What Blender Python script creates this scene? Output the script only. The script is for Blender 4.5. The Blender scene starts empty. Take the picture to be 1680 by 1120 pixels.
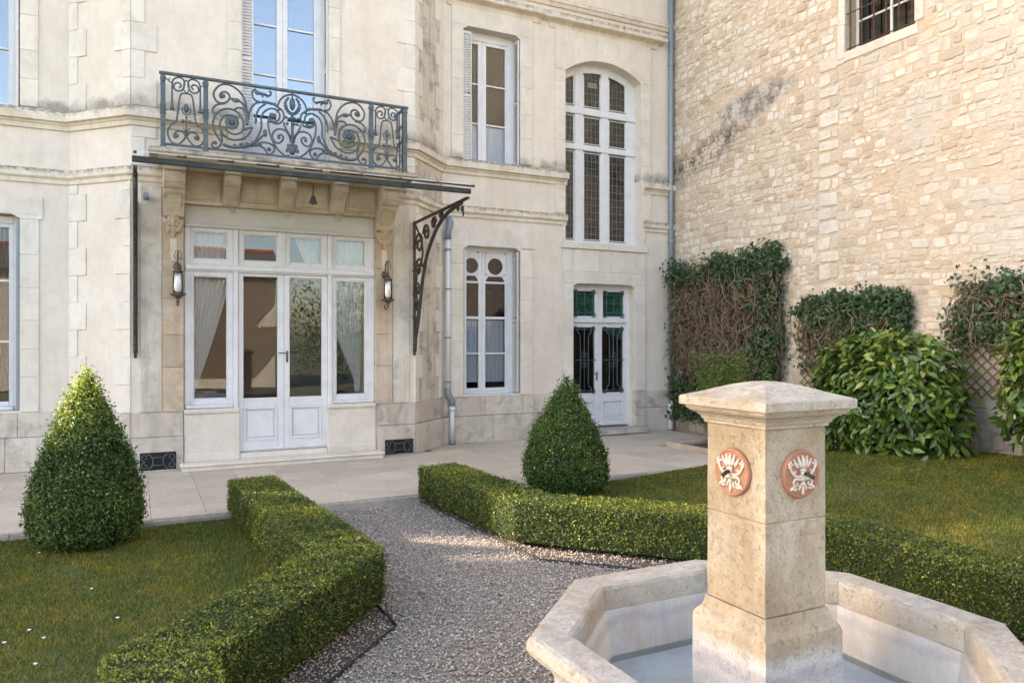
import bpy, math, random
import numpy as np
from mathutils import Vector, Matrix

random.seed(7); rng = np.random.default_rng(7)
sc = bpy.context.scene
col = sc.collection
# ------------------------------------------------------------------ camera
F = 1230.0; S_ = 0.4472136; C_ = 0.8944272; HC = 1.70        # focal length in photo pixels, yaw sine/cosine, eye height
cam = bpy.data.cameras.new('camera'); camo = bpy.data.objects.new('camera', cam); col.objects.link(camo)
camo.location = (0, 0, HC); camo.rotation_euler = (math.radians(90), 0, -math.atan2(S_, C_))
cam.sensor_width = 36; cam.lens = 36 * F / 1680; cam.clip_end = 2000; cam.clip_start = 0.05
sc.camera = camo
# ------------------------------------------------------------------ sky, sun, exposure
SUN_EL = 22.0; SUN_DIR = Vector((-0.88, 0.475, 0)).normalized()
w = bpy.data.worlds.new('World'); sc.world = w; w.use_nodes = True
nt = w.node_tree
sky = nt.nodes.new('ShaderNodeTexSky'); sky.sky_type = 'NISHITA'; sky.sun_disc = False
sky.sun_elevation = math.radians(SUN_EL); sky.sun_rotation = math.atan2(SUN_DIR.x, SUN_DIR.y) % (2 * math.pi)
sky.air_density = 1.0; sky.dust_density = 2.0; sky.ozone_density = 1.0
bg = nt.nodes['Background']; bg.inputs['Strength'].default_value = 0.15
nt.links.new(sky.outputs[0], bg.inputs['Color'])
sun = bpy.data.lights.new('sun', 'SUN'); sun.energy = 3.0; sun.angle = math.radians(1.5); sun.color = (1.0, 0.92, 0.80)
suno = bpy.data.objects.new('sun', sun); col.objects.link(suno)
e = math.radians(SUN_EL)
sd = Vector((SUN_DIR.x * math.cos(e), SUN_DIR.y * math.cos(e), math.sin(e)))
suno.rotation_euler = (-sd).to_track_quat('-Z', 'Y').to_euler(); suno.location = sd * 30
vs = sc.view_settings; vs.view_transform = 'Standard'; vs.look = 'None'; vs.gamma = 1; vs.exposure = 2.68
vs.use_white_balance = True; vs.white_balance_temperature = 7300; vs.white_balance_tint = 15
vs.use_curve_mapping = False
sc.render.engine = 'CYCLES'
sc.cycles.use_denoising = True
sc.cycles.max_bounces = 8; sc.cycles.transparent_max_bounces = 16; sc.cycles.caustics_reflective = False

# ------------------------------------------------------------------ photo pixel -> point on a known plane
def onY(u, v, Y):
    t = (u - 840) / F; f = Y / (C_ - S_ * t); return (f * (S_ + C_ * t), HC + (560 - v) / F * f)
def onX(u, v, X):
    t = (u - 840) / F; f = X / (S_ + C_ * t); return (f * (C_ - S_ * t), HC + (560 - v) / F * f)

# ------------------------------------------------------------------ mesh builder
class MB:
    def __init__(s): s.v = []; s.f = []
    def add(s, vs, fs):
        n = len(s.v); s.v += [tuple(p) for p in vs]; s.f += [tuple(i + n for i in f) for f in fs]; return s
    def box(s, x0, x1, y0, y1, z0, z1):
        return s.add([(x0,y0,z0),(x1,y0,z0),(x1,y1,z0),(x0,y1,z0),(x0,y0,z1),(x1,y0,z1),(x1,y1,z1),(x0,y1,z1)],
                     [(0,3,2,1),(4,5,6,7),(0,1,5,4),(1,2,6,5),(2,3,7,6),(3,0,4,7)])
    def cbox(s, x0, x1, y0, y1, z0, z1, c=0.008, M=None, jit=0):
        """box with chamfered edges; M maps local to world"""
        X=(x0,x1); Y=(y0,y1); Z=(z0,z1); c=min(c,(x1-x0)*.3,(y1-y0)*.3,(z1-z0)*.3)
        vs=[]; idx={}
        for i in (0,1):
            for j in (0,1):
                for k in (0,1):
                    sx=c*(1-2*i); sy=c*(1-2*j); sz=c*(1-2*k)
                    for a,(dx,dy,dz) in enumerate(((0,sy,sz),(sx,0,sz),(sx,sy,0))):
                        idx[i,j,k,a]=len(vs); vs.append((X[i]+dx,Y[j]+dy,Z[k]+dz))
        fs=[]
        def q(*k): fs.append(tuple(idx[t] for t in k))
        q((0,0,0,0),(0,0,1,0),(0,1,1,0),(0,1,0,0)); q((1,0,0,0),(1,1,0,0),(1,1,1,0),(1,0,1,0))
        q((0,0,0,1),(1,0,0,1),(1,0,1,1),(0,0,1,1)); q((0,1,0,1),(0,1,1,1),(1,1,1,1),(1,1,0,1))
        q((0,0,0,2),(0,1,0,2),(1,1,0,2),(1,0,0,2)); q((0,0,1,2),(1,0,1,2),(1,1,1,2),(0,1,1,2))
        for i in (0,1):
            for j in (0,1): q((i,j,0,0),(i,j,1,0),(i,j,1,1),(i,j,0,1))
            for k in (0,1): q((i,0,k,0),(i,1,k,0),(i,1,k,2),(i,0,k,2))
        for j in (0,1):
            for k in (0,1): q((0,j,k,1),(1,j,k,1),(1,j,k,2),(0,j,k,2))
        for i in (0,1):
            for j in (0,1):
                for k in (0,1): q((i,j,k,0),(i,j,k,1),(i,j,k,2))
        if jit: vs=[(x+random.uniform(-jit,jit),y+random.uniform(-jit,jit),z+random.uniform(-jit,jit)) for x,y,z in vs]
        if M is not None: vs=[tuple(M@Vector(p)) for p in vs]
        return s.add(vs,fs)
    def prism(s, poly, fn):
        """poly: 2D points; fn(a,b,k)->3D, k in (0,1) the two ends"""
        n=len(poly); vs=[fn(a,b,0) for a,b in poly]+[fn(a,b,1) for a,b in poly]
        fs=[tuple(range(n)),tuple(range(2*n-1,n-1,-1))]+[(i,(i+1)%n,n+(i+1)%n,n+i) for i in range(n)]
        return s.add(vs,fs)
    def tube(s, pts, r, n=6, closed=False, flat=1.0):
        P=[Vector(p) for p in pts]; m=len(P); R=r if isinstance(r,(list,tuple)) else [r]*m
        up=None; rings=[]
        for i in range(m):
            a=P[i-1] if (i>0 or closed) else P[i]; b=P[(i+1)%m] if (i<m-1 or closed) else P[i]
            t=(b-a); t=t.normalized() if t.length>1e-9 else Vector((0,0,1))
            if up is None: up=Vector((0,1,0)) if abs(t.y)<.9 else Vector((1,0,0))
            x=t.cross(up); x=x.normalized() if x.length>1e-6 else Vector((1,0,0)); y=x.cross(t).normalized()
            up=y
            rings.append([P[i]+x*R[i]*math.cos(k*2*math.pi/n)+y*R[i]*flat*math.sin(k*2*math.pi/n) for k in range(n)])
        vs=[v for r_ in rings for v in r_]; fs=[]
        for i in range(m if closed else m-1):
            j=(i+1)%m
            fs+=[(i*n+k,i*n+(k+1)%n,j*n+(k+1)%n,j*n+k) for k in range(n)]
        if not closed: fs+=[tuple(range(n))[::-1],tuple((m-1)*n+k for k in range(n))]
        return s.add(vs,fs)
    def lathe(s, prof, c, n=16, axis='z'):
        vs=[]; fs=[]; m=len(prof)
        for r,h in prof:
            for k in range(n):
                a=2*math.pi*k/n; p=(r*math.cos(a),r*math.sin(a),h)
                if axis=='y': p=(p[0],-p[2],p[1])      # h grows towards -Y
                if axis=='x': p=(-p[2],p[0],p[1])      # h grows towards -X
                vs.append((c[0]+p[0],c[1]+p[1],c[2]+p[2]))
        for i in range(m-1):
            fs+=[(i*n+k,i*n+(k+1)%n,(i+1)*n+(k+1)%n,(i+1)*n+k) for k in range(n)]
        fs+=[tuple(range(n))[::-1],tuple((m-1)*n+k for k in range(n))]
        return s.add(vs,fs)
    def ball(s, c, r, n=10, m=6):
        r=r if isinstance(r,(list,tuple)) else (r,r,r); vs=[]; fs=[]
        for i in range(m+1):
            a=math.pi*i/m
            for k in range(n):
                b=2*math.pi*k/n
                vs.append((c[0]+r[0]*math.sin(a)*math.cos(b),c[1]+r[1]*math.sin(a)*math.sin(b),c[2]-r[2]*math.cos(a)))
        for i in range(m): fs+=[(i*n+k,i*n+(k+1)%n,(i+1)*n+(k+1)%n,(i+1)*n+k) for k in range(n)]
        return s.add(vs,fs)
    def sweep(s, prof, path, closed=False, side=1):
        """prof: (out, z); path: xy points; out goes to the right of the travel direction * side"""
        P=[Vector((p[0],p[1])) for p in path]; m=len(P); off=[]
        for i in range(m):
            d0=(P[i]-P[i-1]).normalized() if (i>0 or closed) else None
            d1=(P[(i+1)%m]-P[i]).normalized() if (i<m-1 or closed) else None
            n0=Vector((d0.y,-d0.x)) if d0 else None; n1=Vector((d1.y,-d1.x)) if d1 else None
            if n0 is None: o=n1
            elif n1 is None: o=n0
            else:
                o=(n0+n1).normalized(); o=o/max(.3,o.dot(n0))
            off.append(o*side)
        k=len(prof); vs=[(P[i].x+off[i].x*o,P[i].y+off[i].y*o,z) for i in range(m) for o,z in prof]; fs=[]
        for i in range(m if closed else m-1):
            j=(i+1)%m
            fs+=[(i*k+a,i*k+(a+1)%k,j*k+(a+1)%k,j*k+a) for a in range(k)]
        if not closed: fs+=[tuple(range(k))[::-1],tuple((m-1)*k+a for a in range(k))]
        return s.add(vs,fs)
    def build(s, name, mat, parent=None, smooth=False, label=None, kind=None):
        me=bpy.data.meshes.new(name); b=wl(parent)
        me.from_pydata([(x-b[0],y-b[1],z-b[2]) for x,y,z in s.v],[],s.f); me.update()
        fixn(me)
        if smooth: me.shade_smooth()
        me.materials.append(M[mat])
        o=bpy.data.objects.new(name,me); col.objects.link(o); o.parent=parent
        if mat in ('cornice','slab'):
            zz=[p[2] for p in s.v]; a,b_=min(zz),max(zz); at=me.attributes.new('grime','FLOAT','POINT'); at.data.foreach_set('value',[(z-a)/max(b_-a,1e-6) for z in zz])
        if label: o['label']=label
        if kind: o['kind']=kind
        return o
import bmesh
def fixn(me):
    bm=bmesh.new(); bm.from_mesh(me); bmesh.ops.recalc_face_normals(bm,faces=bm.faces); bm.to_mesh(me); bm.free()
def wl(p):
    r=Vector((0,0,0))
    while p is not None: r+=p.location; p=p.parent
    return r
def thing(name,label,cat,loc=(0,0,0),group=None):
    o=bpy.data.objects.new(name,None); col.objects.link(o); o.location=loc; o.empty_display_size=.2
    return tag(o,label,cat,group)
def tag(o,label,cat,group=None):
    o['label']=label; o['category']=cat
    if group: o['group']=group
    return o
def struct(o): o['kind']='structure'; return o
def smooth_path(pts, k=6, closed=False):
    """Catmull-Rom through the points"""
    P=[Vector(p) for p in pts]; n=len(P); out=[]
    for i in range(n if closed else n-1):
        p0=P[i-1] if (i>0 or closed) else P[0]; p1=P[i]; p2=P[(i+1)%n]; p3=P[(i+2)%n] if (i+2<n or closed) else P[-1]
        for j in range(k):
            t=j/k; out.append(.5*((2*p1)+(p2-p0)*t+(2*p0-5*p1+4*p2-p3)*t*t+(3*p1-p0-3*p2+p3)*t**3))
    if not closed: out.append(P[-1])
    return out

# ------------------------------------------------------------------ materials
M={}
class NT:
    def __init__(s,name):
        s.m=bpy.data.materials.new(name); s.m.use_nodes=True; s.t=s.m.node_tree; s.t.nodes.clear()
        s.out=s.t.nodes.new('ShaderNodeOutputMaterial'); M[name]=s.m
    def n(s,ty,**kw):
        nd=s.t.nodes.new('ShaderNode'+ty)
        for k,v in kw.items():
            if k.startswith('i_'): nd.inputs[int(k[2:])].default_value=v
            else: setattr(nd,k,v)
        return nd
    def l(s,a,b): s.t.links.new(a,b)
    def coord(s,scale=(1,1,1)):
        g=s.n('NewGeometry'); mp=s.n('Mapping'); mp.inputs['Scale'].default_value=scale; s.l(g.outputs['Position'],mp.inputs[0]); return mp.outputs[0]
    def noise(s,scale,detail=4,rough=.6,vec=None,dist=0):
        nd=s.n('TexNoise'); nd.inputs['Scale'].default_value=scale; nd.inputs['Detail'].default_value=detail
        nd.inputs['Roughness'].default_value=rough; nd.inputs['Distortion'].default_value=dist
        s.l(vec if vec is not None else s.coord(),nd.inputs['Vector']); return nd.outputs['Fac']
    def ramp(s,fac,stops):
        r=s.n('ValToRGB'); el=r.color_ramp.elements
        while len(el)<len(stops): el.new(.5)
        for q,(p,c) in zip(el,stops): q.position=p; q.color=(c,c,c,1) if not isinstance(c,(tuple,list)) else (*c,1)
        s.l(fac,r.inputs[0]); return r.outputs[0]
    def mix(s,fac,a,b,mode='MIX'):
        m=s.n('Mix',data_type='RGBA',blend_type=mode)
        for sock,v in ((m.inputs[0],fac),(m.inputs[6],a),(m.inputs[7],b)):
            if hasattr(v,'is_linked') or hasattr(v,'links'): s.l(v,sock)
            elif isinstance(v,(int,float)): sock.default_value=v
            else: sock.default_value=(*v,1)
        return m.outputs[2]
    def math(s,op,a,b=None):
        m=s.n('Math',operation=op)
        for i,v in enumerate((a,b)):
            if v is None: continue
            if isinstance(v,(int,float)): m.inputs[i].default_value=v
            else: s.l(v,m.inputs[i])
        return m.outputs[0]
    def bsdf(s,colr,rough=.8,metal=0,spec=.3,bump=None,bd=.01,bs=.5):
        b=s.n('BsdfPrincipled'); b.inputs['Roughness'].default_value=rough; b.inputs['Metallic'].default_value=metal
        b.inputs['Specular IOR Level'].default_value=spec
        if isinstance(colr,tuple): b.inputs['Base Color'].default_value=(*colr,1)
        else: s.l(colr,b.inputs['Base Color'])
        if bump is not None:
            bn=s.n('Bump'); bn.inputs['Distance'].default_value=bd; bn.inputs['Strength'].default_value=bs
            s.l(bump,bn.inputs['Height']); s.l(bn.outputs[0],b.inputs['Normal'])
        s.l(b.outputs[0],s.out.inputs[0]); return b
    def rnd(s,attr=None):
        if attr:
            a=s.n('Attribute'); a.attribute_name=attr; return a.outputs['Fac']
        return s.n('ObjectInfo').outputs['Random']

def stone(name, c1, c2, dirt=(.16,.14,.11), dirt_amt=.25, streak=.2, lichen=.6, var=.12, fine=.006, rough=.9, gscale=1.0, ledge=False, soot=0, pits=0, lime=None, tide=None):
    t=NT(name)
    big=t.noise(1.6*gscale,5,.62); mid=t.noise(9*gscale,5,.65); fn=t.noise(110,3,.6)
    c=t.mix(t.ramp(big,[(.36,0),(.66,1)]),c1,c2)
    c=t.mix(t.math('MULTIPLY',t.ramp(mid,[(.45,0),(.75,1)]),.35),c,tuple(x*.72 for x in c2))
    # per-piece tone
    r=t.rnd(); c=t.mix(1.0,c,t.ramp(r,[(0,1-var),(1,1+var*.3)]),'MULTIPLY')
    if streak:
        st=t.noise(1,5,.7,t.coord((7,7,.55)))
        c=t.mix(t.math('MULTIPLY',t.ramp(st,[(.49,0),(.66,1)]),streak),c,tuple(x*.42 for x in c1))
    if dirt_amt:
        dn=t.noise(3.1*gscale**.5,7,.72,dist=.6)
        c=t.mix(t.math('MULTIPLY',t.ramp(dn,[(.48,0),(.64,1)]),dirt_amt),c,dirt)
    if lichen:
        g=t.n('NewGeometry'); sx=t.n('SeparateXYZ'); t.l(g.outputs['Normal'],sx.inputs[0])
        up=t.ramp(sx.outputs[2],[(.25,0),(.6,1)]); ln=t.ramp(t.noise(16,7,.75),[(.40,0),(.58,1)])
        if ledge:
            gm=t.math('ADD',t.rnd('grime'),t.math('MULTIPLY',t.math('SUBTRACT',t.noise(9,6,.7),.5),.9)); up=t.math('MAXIMUM',up,t.ramp(gm,[(.60,0),(.86,1)]))
        c=t.mix(t.math('MULTIPLY',t.math('MULTIPLY',up,ln),lichen),c,(.085,.078,.062))
    if pits:      # weathered pits and black lichen specks
        pn=t.noise(46,5,.75); c=t.mix(t.math('MULTIPLY',t.ramp(pn,[(.60,0),(.68,1)]),pits),c,(.17,.135,.095))
        mid=t.math('SUBTRACT',mid,t.math('MULTIPLY',t.ramp(pn,[(.56,0),(.66,1)]),.5))
    if lime is not None or tide is not None:
        g=t.n('NewGeometry'); sx=t.n('SeparateXYZ'); t.l(g.outputs['Position'],sx.inputs[0]); wob=t.math('MULTIPLY',t.math('SUBTRACT',t.noise(5,5,.65),.5),.16)
        zz=t.math('ADD',sx.outputs[2],wob)
        if lime is not None: c=t.mix(t.math('MULTIPLY',t.ramp(t.math('SUBTRACT',zz,lime),[(0,1),(.06,0)]),.8),c,(.66,.63,.60))
        zt=lime-.05 if lime is not None else tide
        bd_=t.math('ABSOLUTE',t.math('SUBTRACT',zz,zt)); c=t.mix(t.math('MULTIPLY',t.ramp(bd_,[(.01,1),(.035,0)]),.6),c,(.42,.385,.385))
    if soot:      # splash-back dirt on the wall just above the string course
        g=t.n('NewGeometry'); sx=t.n('SeparateXYZ'); t.l(g.outputs['Position'],sx.inputs[0])
        bz=t.math('ADD',t.math('SUBTRACT',sx.outputs[2],4.76),t.math('MULTIPLY',t.math('SUBTRACT',t.noise(4,6,.7),.5),.5))
        c=t.mix(t.math('MULTIPLY',t.math('MULTIPLY',t.ramp(bz,[(0,1),(.16,0)]),t.math('GREATER_THAN',sx.outputs[2],4.74)),soot),c,(.13,.12,.105))
    c=t.mix(t.math('MULTIPLY',t.ramp(fn,[(.35,1),(.62,0)]),.22),c,tuple(x*.55 for x in c1))
    t.bsdf(c,rough,0,.2,t.math('ADD',t.math('MULTIPLY',mid,.7),t.math('MULTIPLY',fn,.5)),fine,.8)
    return t
STU1=(.70,.612,.508); STU2=(.765,.69,.60)
stone('stucco',STU1,STU2,dirt=(.50,.43,.35),dirt_amt=.15,streak=.12,lichen=0,var=.0,fine=.003,soot=.7)
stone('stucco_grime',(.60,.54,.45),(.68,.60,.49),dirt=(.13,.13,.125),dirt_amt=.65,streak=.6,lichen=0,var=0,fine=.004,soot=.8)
stone('trim',(.725,.655,.56),(.785,.73,.645),dirt=(.40,.34,.27),dirt_amt=.25,streak=.12,soot=.6,lichen=.0,var=.07,fine=.004)
stone('cornice',(.70,.62,.51),(.76,.69,.59),dirt=(.40,.25,.12),dirt_amt=.40,streak=.25,lichen=.92,ledge=True,var=.04,fine=.006)
stone('plinth',(.56,.485,.40),(.69,.625,.54),dirt=(.20,.17,.14),dirt_amt=.55,streak=.30,lichen=.3,var=.16,fine=.008)
stone('dado',(.70,.63,.54),(.76,.70,.61),dirt=(.34,.27,.20),dirt_amt=.22,streak=.08,lichen=.0,var=.05,fine=.004)
stone('warm_stone',(.53,.40,.28),(.68,.58,.46),dirt=(.30,.24,.19),dirt_amt=.5,streak=.3,lichen=.2,var=.15,fine=.008)
stone('console',(.66,.55,.41),(.74,.65,.52),dirt=(.40,.29,.18),dirt_amt=.45,streak=.25,lichen=.3,var=.10,fine=.006)
stone('cement',(.60,.53,.44),(.74,.69,.62),dirt=(.36,.33,.30),dirt_amt=.6,streak=.45,lichen=0,var=0,fine=.006)
stone('slab',(.45,.38,.29),(.55,.47,.37),dirt=(.07,.06,.05),dirt_amt=.8,streak=.3,lichen=.9,ledge=True,var=.1,fine=.02)
stone('fountain_stone',(.38,.305,.21),(.53,.46,.36),dirt=(.33,.235,.14),dirt_amt=.65,streak=.30,pits=.10,lime=.43,lichen=.12,var=.07,fine=.009,gscale=2.2)
stone('rim_stone',(.44,.385,.305),(.56,.515,.445),dirt=(.39,.30,.20),dirt_amt=.65,streak=.0,pits=.14,lichen=.25,var=.06,fine=.010,gscale=2)
stone('basin_inside',(.56,.53,.485),(.67,.64,.595),dirt=(.52,.41,.29),dirt_amt=.6,tide=.325,streak=.3,lichen=0,var=.05,fine=.004,gscale=1.6)
stone('basin_floor',(.74,.70,.63),(.80,.77,.71),dirt=(.55,.52,.47),dirt_amt=.5,streak=0,lichen=0,var=0,fine=.003,gscale=2)
stone('terracotta',(.40,.19,.12),(.50,.27,.18),dirt=(.20,.10,.06),dirt_amt=.3,streak=.2,lichen=.2,var=.1,fine=.003,gscale=5)
stone('relief',(.62,.54,.45),(.72,.65,.56),dirt=(.4,.3,.22),dirt_amt=.3,streak=.1,lichen=.2,var=.05,fine=.002,gscale=6)
stone('kerb',(.36,.31,.26),(.48,.42,.35),dirt=(.12,.10,.08),dirt_amt=.5,streak=.1,lichen=.4,var=.15)
stone('timber',(.20,.12,.065),(.28,.175,.10),dirt_amt=.3,streak=.4,lichen=0,var=.2)
stone('slate',(.16,.145,.13),(.24,.215,.19),dirt_amt=.3,streak=.2,lichen=0,var=.2)
stone('ridge',(.50,.15,.07),(.56,.20,.10),dirt_amt=.2,streak=.1,lichen=0,var=.2)
stone('canvas',(.62,.47,.30),(.66,.52,.35),dirt_amt=.05,streak=.05,lichen=0,var=0)
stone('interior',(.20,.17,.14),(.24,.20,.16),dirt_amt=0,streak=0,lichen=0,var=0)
stone('soil',(.11,.08,.055),(.17,.125,.09),dirt=(.03,.02,.015),dirt_amt=.4,streak=0,lichen=0,var=0,fine=.03)

t=NT('white_paint'); n_=t.noise(5,6,.7); t.bsdf(t.mix(t.math('MULTIPLY',t.ramp(n_,[(.45,0),(.66,1)]),.5),(.67,.67,.685),(.53,.515,.50)),.42,0,.4,t.noise(40,2),.0015,.3)
t=NT('grey_paint'); n_=t.noise(4,4); t.bsdf(t.mix(t.math('MULTIPLY',t.ramp(n_,[(.45,0),(.7,1)]),.4),(.60,.59,.57),(.50,.485,.46)),.45,0,.35,t.noise(40,2),.0015,.3)
t=NT('iron'); n_=t.noise(14,5); t.bsdf(t.mix(t.ramp(n_,[(.42,0),(.68,1)]),(.052,.072,.085),(.095,.115,.125)),.5,.0,.45,t.noise(60,3),.002,.5)
t=NT('dark_iron'); n_=t.noise(14,5); t.bsdf(t.mix(t.ramp(n_,[(.46,0),(.68,1)]),(.032,.032,.030),(.075,.058,.045)),.55,.1,.45,t.noise(60,3),.002,.5)
t=NT('beam_paint'); n_=t.noise(9,5); t.bsdf(t.mix(t.ramp(n_,[(.46,0),(.68,1)]),(.028,.036,.034),(.055,.06,.055)),.6,0,.3)
t=NT('rust'); t.bsdf(t.mix(t.ramp(t.noise(20,5),[(.4,0),(.7,1)]),(.06,.032,.022),(.16,.07,.035)),.8)
t=NT('brass'); t.bsdf((.11,.10,.075),.4,.6,.5)
t=NT('black'); t.bsdf((.012,.012,.013),.5)
t=NT('zinc'); t.bsdf(t.mix(t.noise(6,4),(.20,.235,.265),(.27,.30,.325)),.5,.25,.4)
t=NT('pvc'); t.bsdf(t.mix(t.math('MULTIPLY',t.noise(3,5),.5),(.72,.74,.77),(.58,.59,.60)),.4,0,.4)
t=NT('lead'); t.bsdf((.22,.215,.20),.6,.2,.4)
t=NT('bulb'); t.bsdf((.85,.84,.80),.25,0,.5)
t=NT('dark_water_spout'); t.bsdf((.02,.022,.022),.35,.3,.5)

def glass(name,tint=(.97,.98,.98),lo=.12,gain=1.6,wavy=.12,rough=0.0):
    t=NT(name); fr=t.n('Fresnel'); fr.inputs['IOR'].default_value=1.5
    fac=t.math('ADD',t.math('MULTIPLY',fr.outputs[0],gain),lo); fac=t.math('MINIMUM',fac,1.0)
    tr=t.n('BsdfTransparent'); tr.inputs[0].default_value=(*tint,1)
    gl=t.n('BsdfGlossy'); gl.inputs['Roughness'].default_value=rough; gl.inputs[0].default_value=(.95,.97,1,1)
    bn=t.n('Bump'); bn.inputs['Distance'].default_value=.004; bn.inputs['Strength'].default_value=wavy
    t.l(t.noise(2.2,1,.4),bn.inputs['Height']); t.l(bn.outputs[0],gl.inputs['Normal'])
    ms=t.n('MixShader'); t.l(fac,ms.inputs[0]); t.l(tr.outputs[0],ms.inputs[1]); t.l(gl.outputs[0],ms.inputs[2]); t.l(ms.outputs[0],t.out.inputs[0])
glass('glass',lo=.0,gain=1.15); glass('glass_upper',lo=.11,wavy=.1); glass('glass_leaded',tint=(.30,.31,.27),lo=.03,wavy=.5,rough=.03)
glass('glass_brown',tint=(.28,.13,.09),lo=.0,wavy=.3); glass('glass_green',tint=(.10,.32,.20),lo=.0,wavy=.5)
glass('glass_dim',lo=.0,gain=.5);  glass('clear_glass',tint=(.95,.96,.96),lo=.05,wavy=0)
t=NT('canopy_glass')
tr=t.n('BsdfTransparent'); tr.inputs[0].default_value=(.78,.82,.81,1); df=t.n('BsdfDiffuse'); df.inputs[0].default_value=(.66,.64,.58,1); gl=t.n('BsdfGlossy'); gl.inputs['Roughness'].default_value=.12
m1=t.n('MixShader'); m1.inputs[0].default_value=.38; t.l(tr.outputs[0],m1.inputs[1]); t.l(df.outputs[0],m1.inputs[2]); m2=t.n('MixShader'); m2.inputs[0].default_value=.16; t.l(m1.outputs[0],m2.inputs[1]); t.l(gl.outputs[0],m2.inputs[2]); t.l(m2.outputs[0],t.out.inputs[0])
glass('water',tint=(.90,.96,.98),lo=.0,gain=.8,wavy=.4)
def sheer(name,c,a):
    t=NT(name); d=t.n('BsdfDiffuse'); d.inputs[0].default_value=(*c,1); tl=t.n('BsdfTranslucent'); tl.inputs[0].default_value=(*c,1)
    m1=t.n('MixShader'); m1.inputs[0].default_value=.35; t.l(d.outputs[0],m1.inputs[1]); t.l(tl.outputs[0],m1.inputs[2])
    tr=t.n('BsdfTransparent'); m2=t.n('MixShader'); m2.inputs[0].default_value=a
    t.l(tr.outputs[0],m2.inputs[1]); t.l(m1.outputs[0],m2.inputs[2]); t.l(m2.outputs[0],t.out.inputs[0])
sheer('sheer',(.90,.90,.89),.86); sheer('net',(.66,.74,.90),.96); sheer('drape',(.62,.52,.32),1.0); sheer('green_cloth',(.04,.20,.13),1.0)
t=NT('green_leaded'); t.bsdf(t.mix(t.ramp(t.noise(14,3),[(.4,0),(.6,1)]),(.008,.045,.027),(.022,.105,.065)),.12,0,.5)
t=NT('upholstery'); t.bsdf((.36,.36,.37),.9)

def leafmat(name,stops,rough=.5,trans=.25,spec=.35,patch=None):
    t=NT(name); c=t.ramp(t.rnd('rnd'),stops)
    if patch: c=t.mix(t.ramp(t.noise(patch[0],3),[(.42,0),(.66,1)]),c,t.mix(1.0,c,patch[1],'MULTIPLY'))
    b=t.bsdf(c,rough,0,spec); tl=t.n('BsdfTranslucent'); t.l(c,tl.inputs[0])
    ms=t.n('MixShader'); ms.inputs[0].default_value=trans; t.l(b.outputs[0],ms.inputs[1]); t.l(tl.outputs[0],ms.inputs[2]); t.l(ms.outputs[0],t.out.inputs[0])
leafmat('box_leaf',[(0,(.026,.046,.009)),(.40,(.086,.124,.018)),(.75,(.23,.25,.034)),(1,(.42,.41,.07))],.45,.25,.4,patch=(2.2,(1.25,1.1,.8)))
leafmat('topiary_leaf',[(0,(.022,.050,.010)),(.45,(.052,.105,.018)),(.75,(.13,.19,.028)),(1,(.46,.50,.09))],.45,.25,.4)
leafmat('grass',[(0,(.040,.068,.011)),(.4,(.096,.132,.019)),(.8,(.175,.195,.034)),(1,(.31,.27,.085))],.6,.3,.2,patch=(2.4,(1.7,1.25,1.0)))
leafmat('laurel',[(0,(.020,.055,.012)),(.45,(.068,.135,.022)),(.8,(.17,.245,.04)),(1,(.33,.36,.08))],.30,.25,.55)
leafmat('ivy',[(0,(.014,.04,.012)),(.6,(.03,.075,.02)),(1,(.06,.115,.03))],.4,.15,.45)
leafmat('shrub',[(0,(.05,.10,.02)),(.5,(.10,.17,.03)),(1,(.24,.29,.07))],.5,.35,.3)
leafmat('clover',[(0,(.05,.12,.025)),(1,(.10,.19,.04))],.5,.3,.3)
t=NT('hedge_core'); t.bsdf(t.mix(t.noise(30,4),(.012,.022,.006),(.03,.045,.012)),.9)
t=NT('bark'); t.bsdf(t.mix(t.noise(30,5),(.10,.07,.045),(.20,.15,.10)),.9,bump=t.noise(60,4),bd=.01)
t=NT('vine'); t.bsdf(t.ramp(t.rnd('rnd'),[(0,(.10,.066,.044)),(.6,(.20,.145,.10)),(1,(.30,.225,.16))]),.9)
t=NT('dead_leaf'); t.bsdf(t.ramp(t.rnd('rnd'),[(0,(.03,.022,.015)),(.7,(.085,.058,.036)),(1,(.15,.105,.065))]),.9)
t=NT('petal'); t.bsdf((.80,.80,.77),.6)
t=NT('dry_leaf'); t.bsdf((.42,.25,.14),.7)
t=NT('pebble'); t.bsdf(t.ramp(t.rnd('rnd'),[(0,(.15,.125,.095)),(.25,(.32,.27,.215)),(.6,(.45,.385,.315)),(.9,(.55,.48,.405)),(1,(.66,.60,.53))]),.75,0,.25)
t=NT('gravel'); t.bsdf(t.mix(t.ramp(t.noise(90,4),[(.4,0),(.65,1)]),(.17,.15,.125),(.33,.295,.255)),.9,bump=t.noise(80,4),bd=.02)
t=NT('lawn_soil'); t.bsdf(t.mix(t.ramp(t.noise(3,6,.7),[(.4,0),(.62,1)]),(.045,.075,.018),(.11,.105,.045)),.95)
t=NT('ground'); t.bsdf(t.mix(t.noise(.8,5),(.10,.12,.05),(.20,.19,.13)),.95)
t=NT('paver'); f1=t.noise(75,4,.75); f2=t.noise(2.0,6,.65)
c=t.mix(t.ramp(f2,[(.35,0),(.68,1)]),(.61,.505,.38),(.70,.595,.465)); c=t.mix(t.ramp(f1,[(.36,.9),(.56,0)]),c,(.30,.245,.185)); c=t.mix(1.0,c,t.ramp(t.rnd(),[(0,.88),(1,1.03)]),'MULTIPLY')
c=t.mix(t.math('MULTIPLY',t.ramp(t.noise(.9,6,.7),[(.52,0),(.7,1)]),.35),c,(.26,.235,.20))
t.bsdf(c,.85,0,.25,f1,.004,.6)

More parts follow.
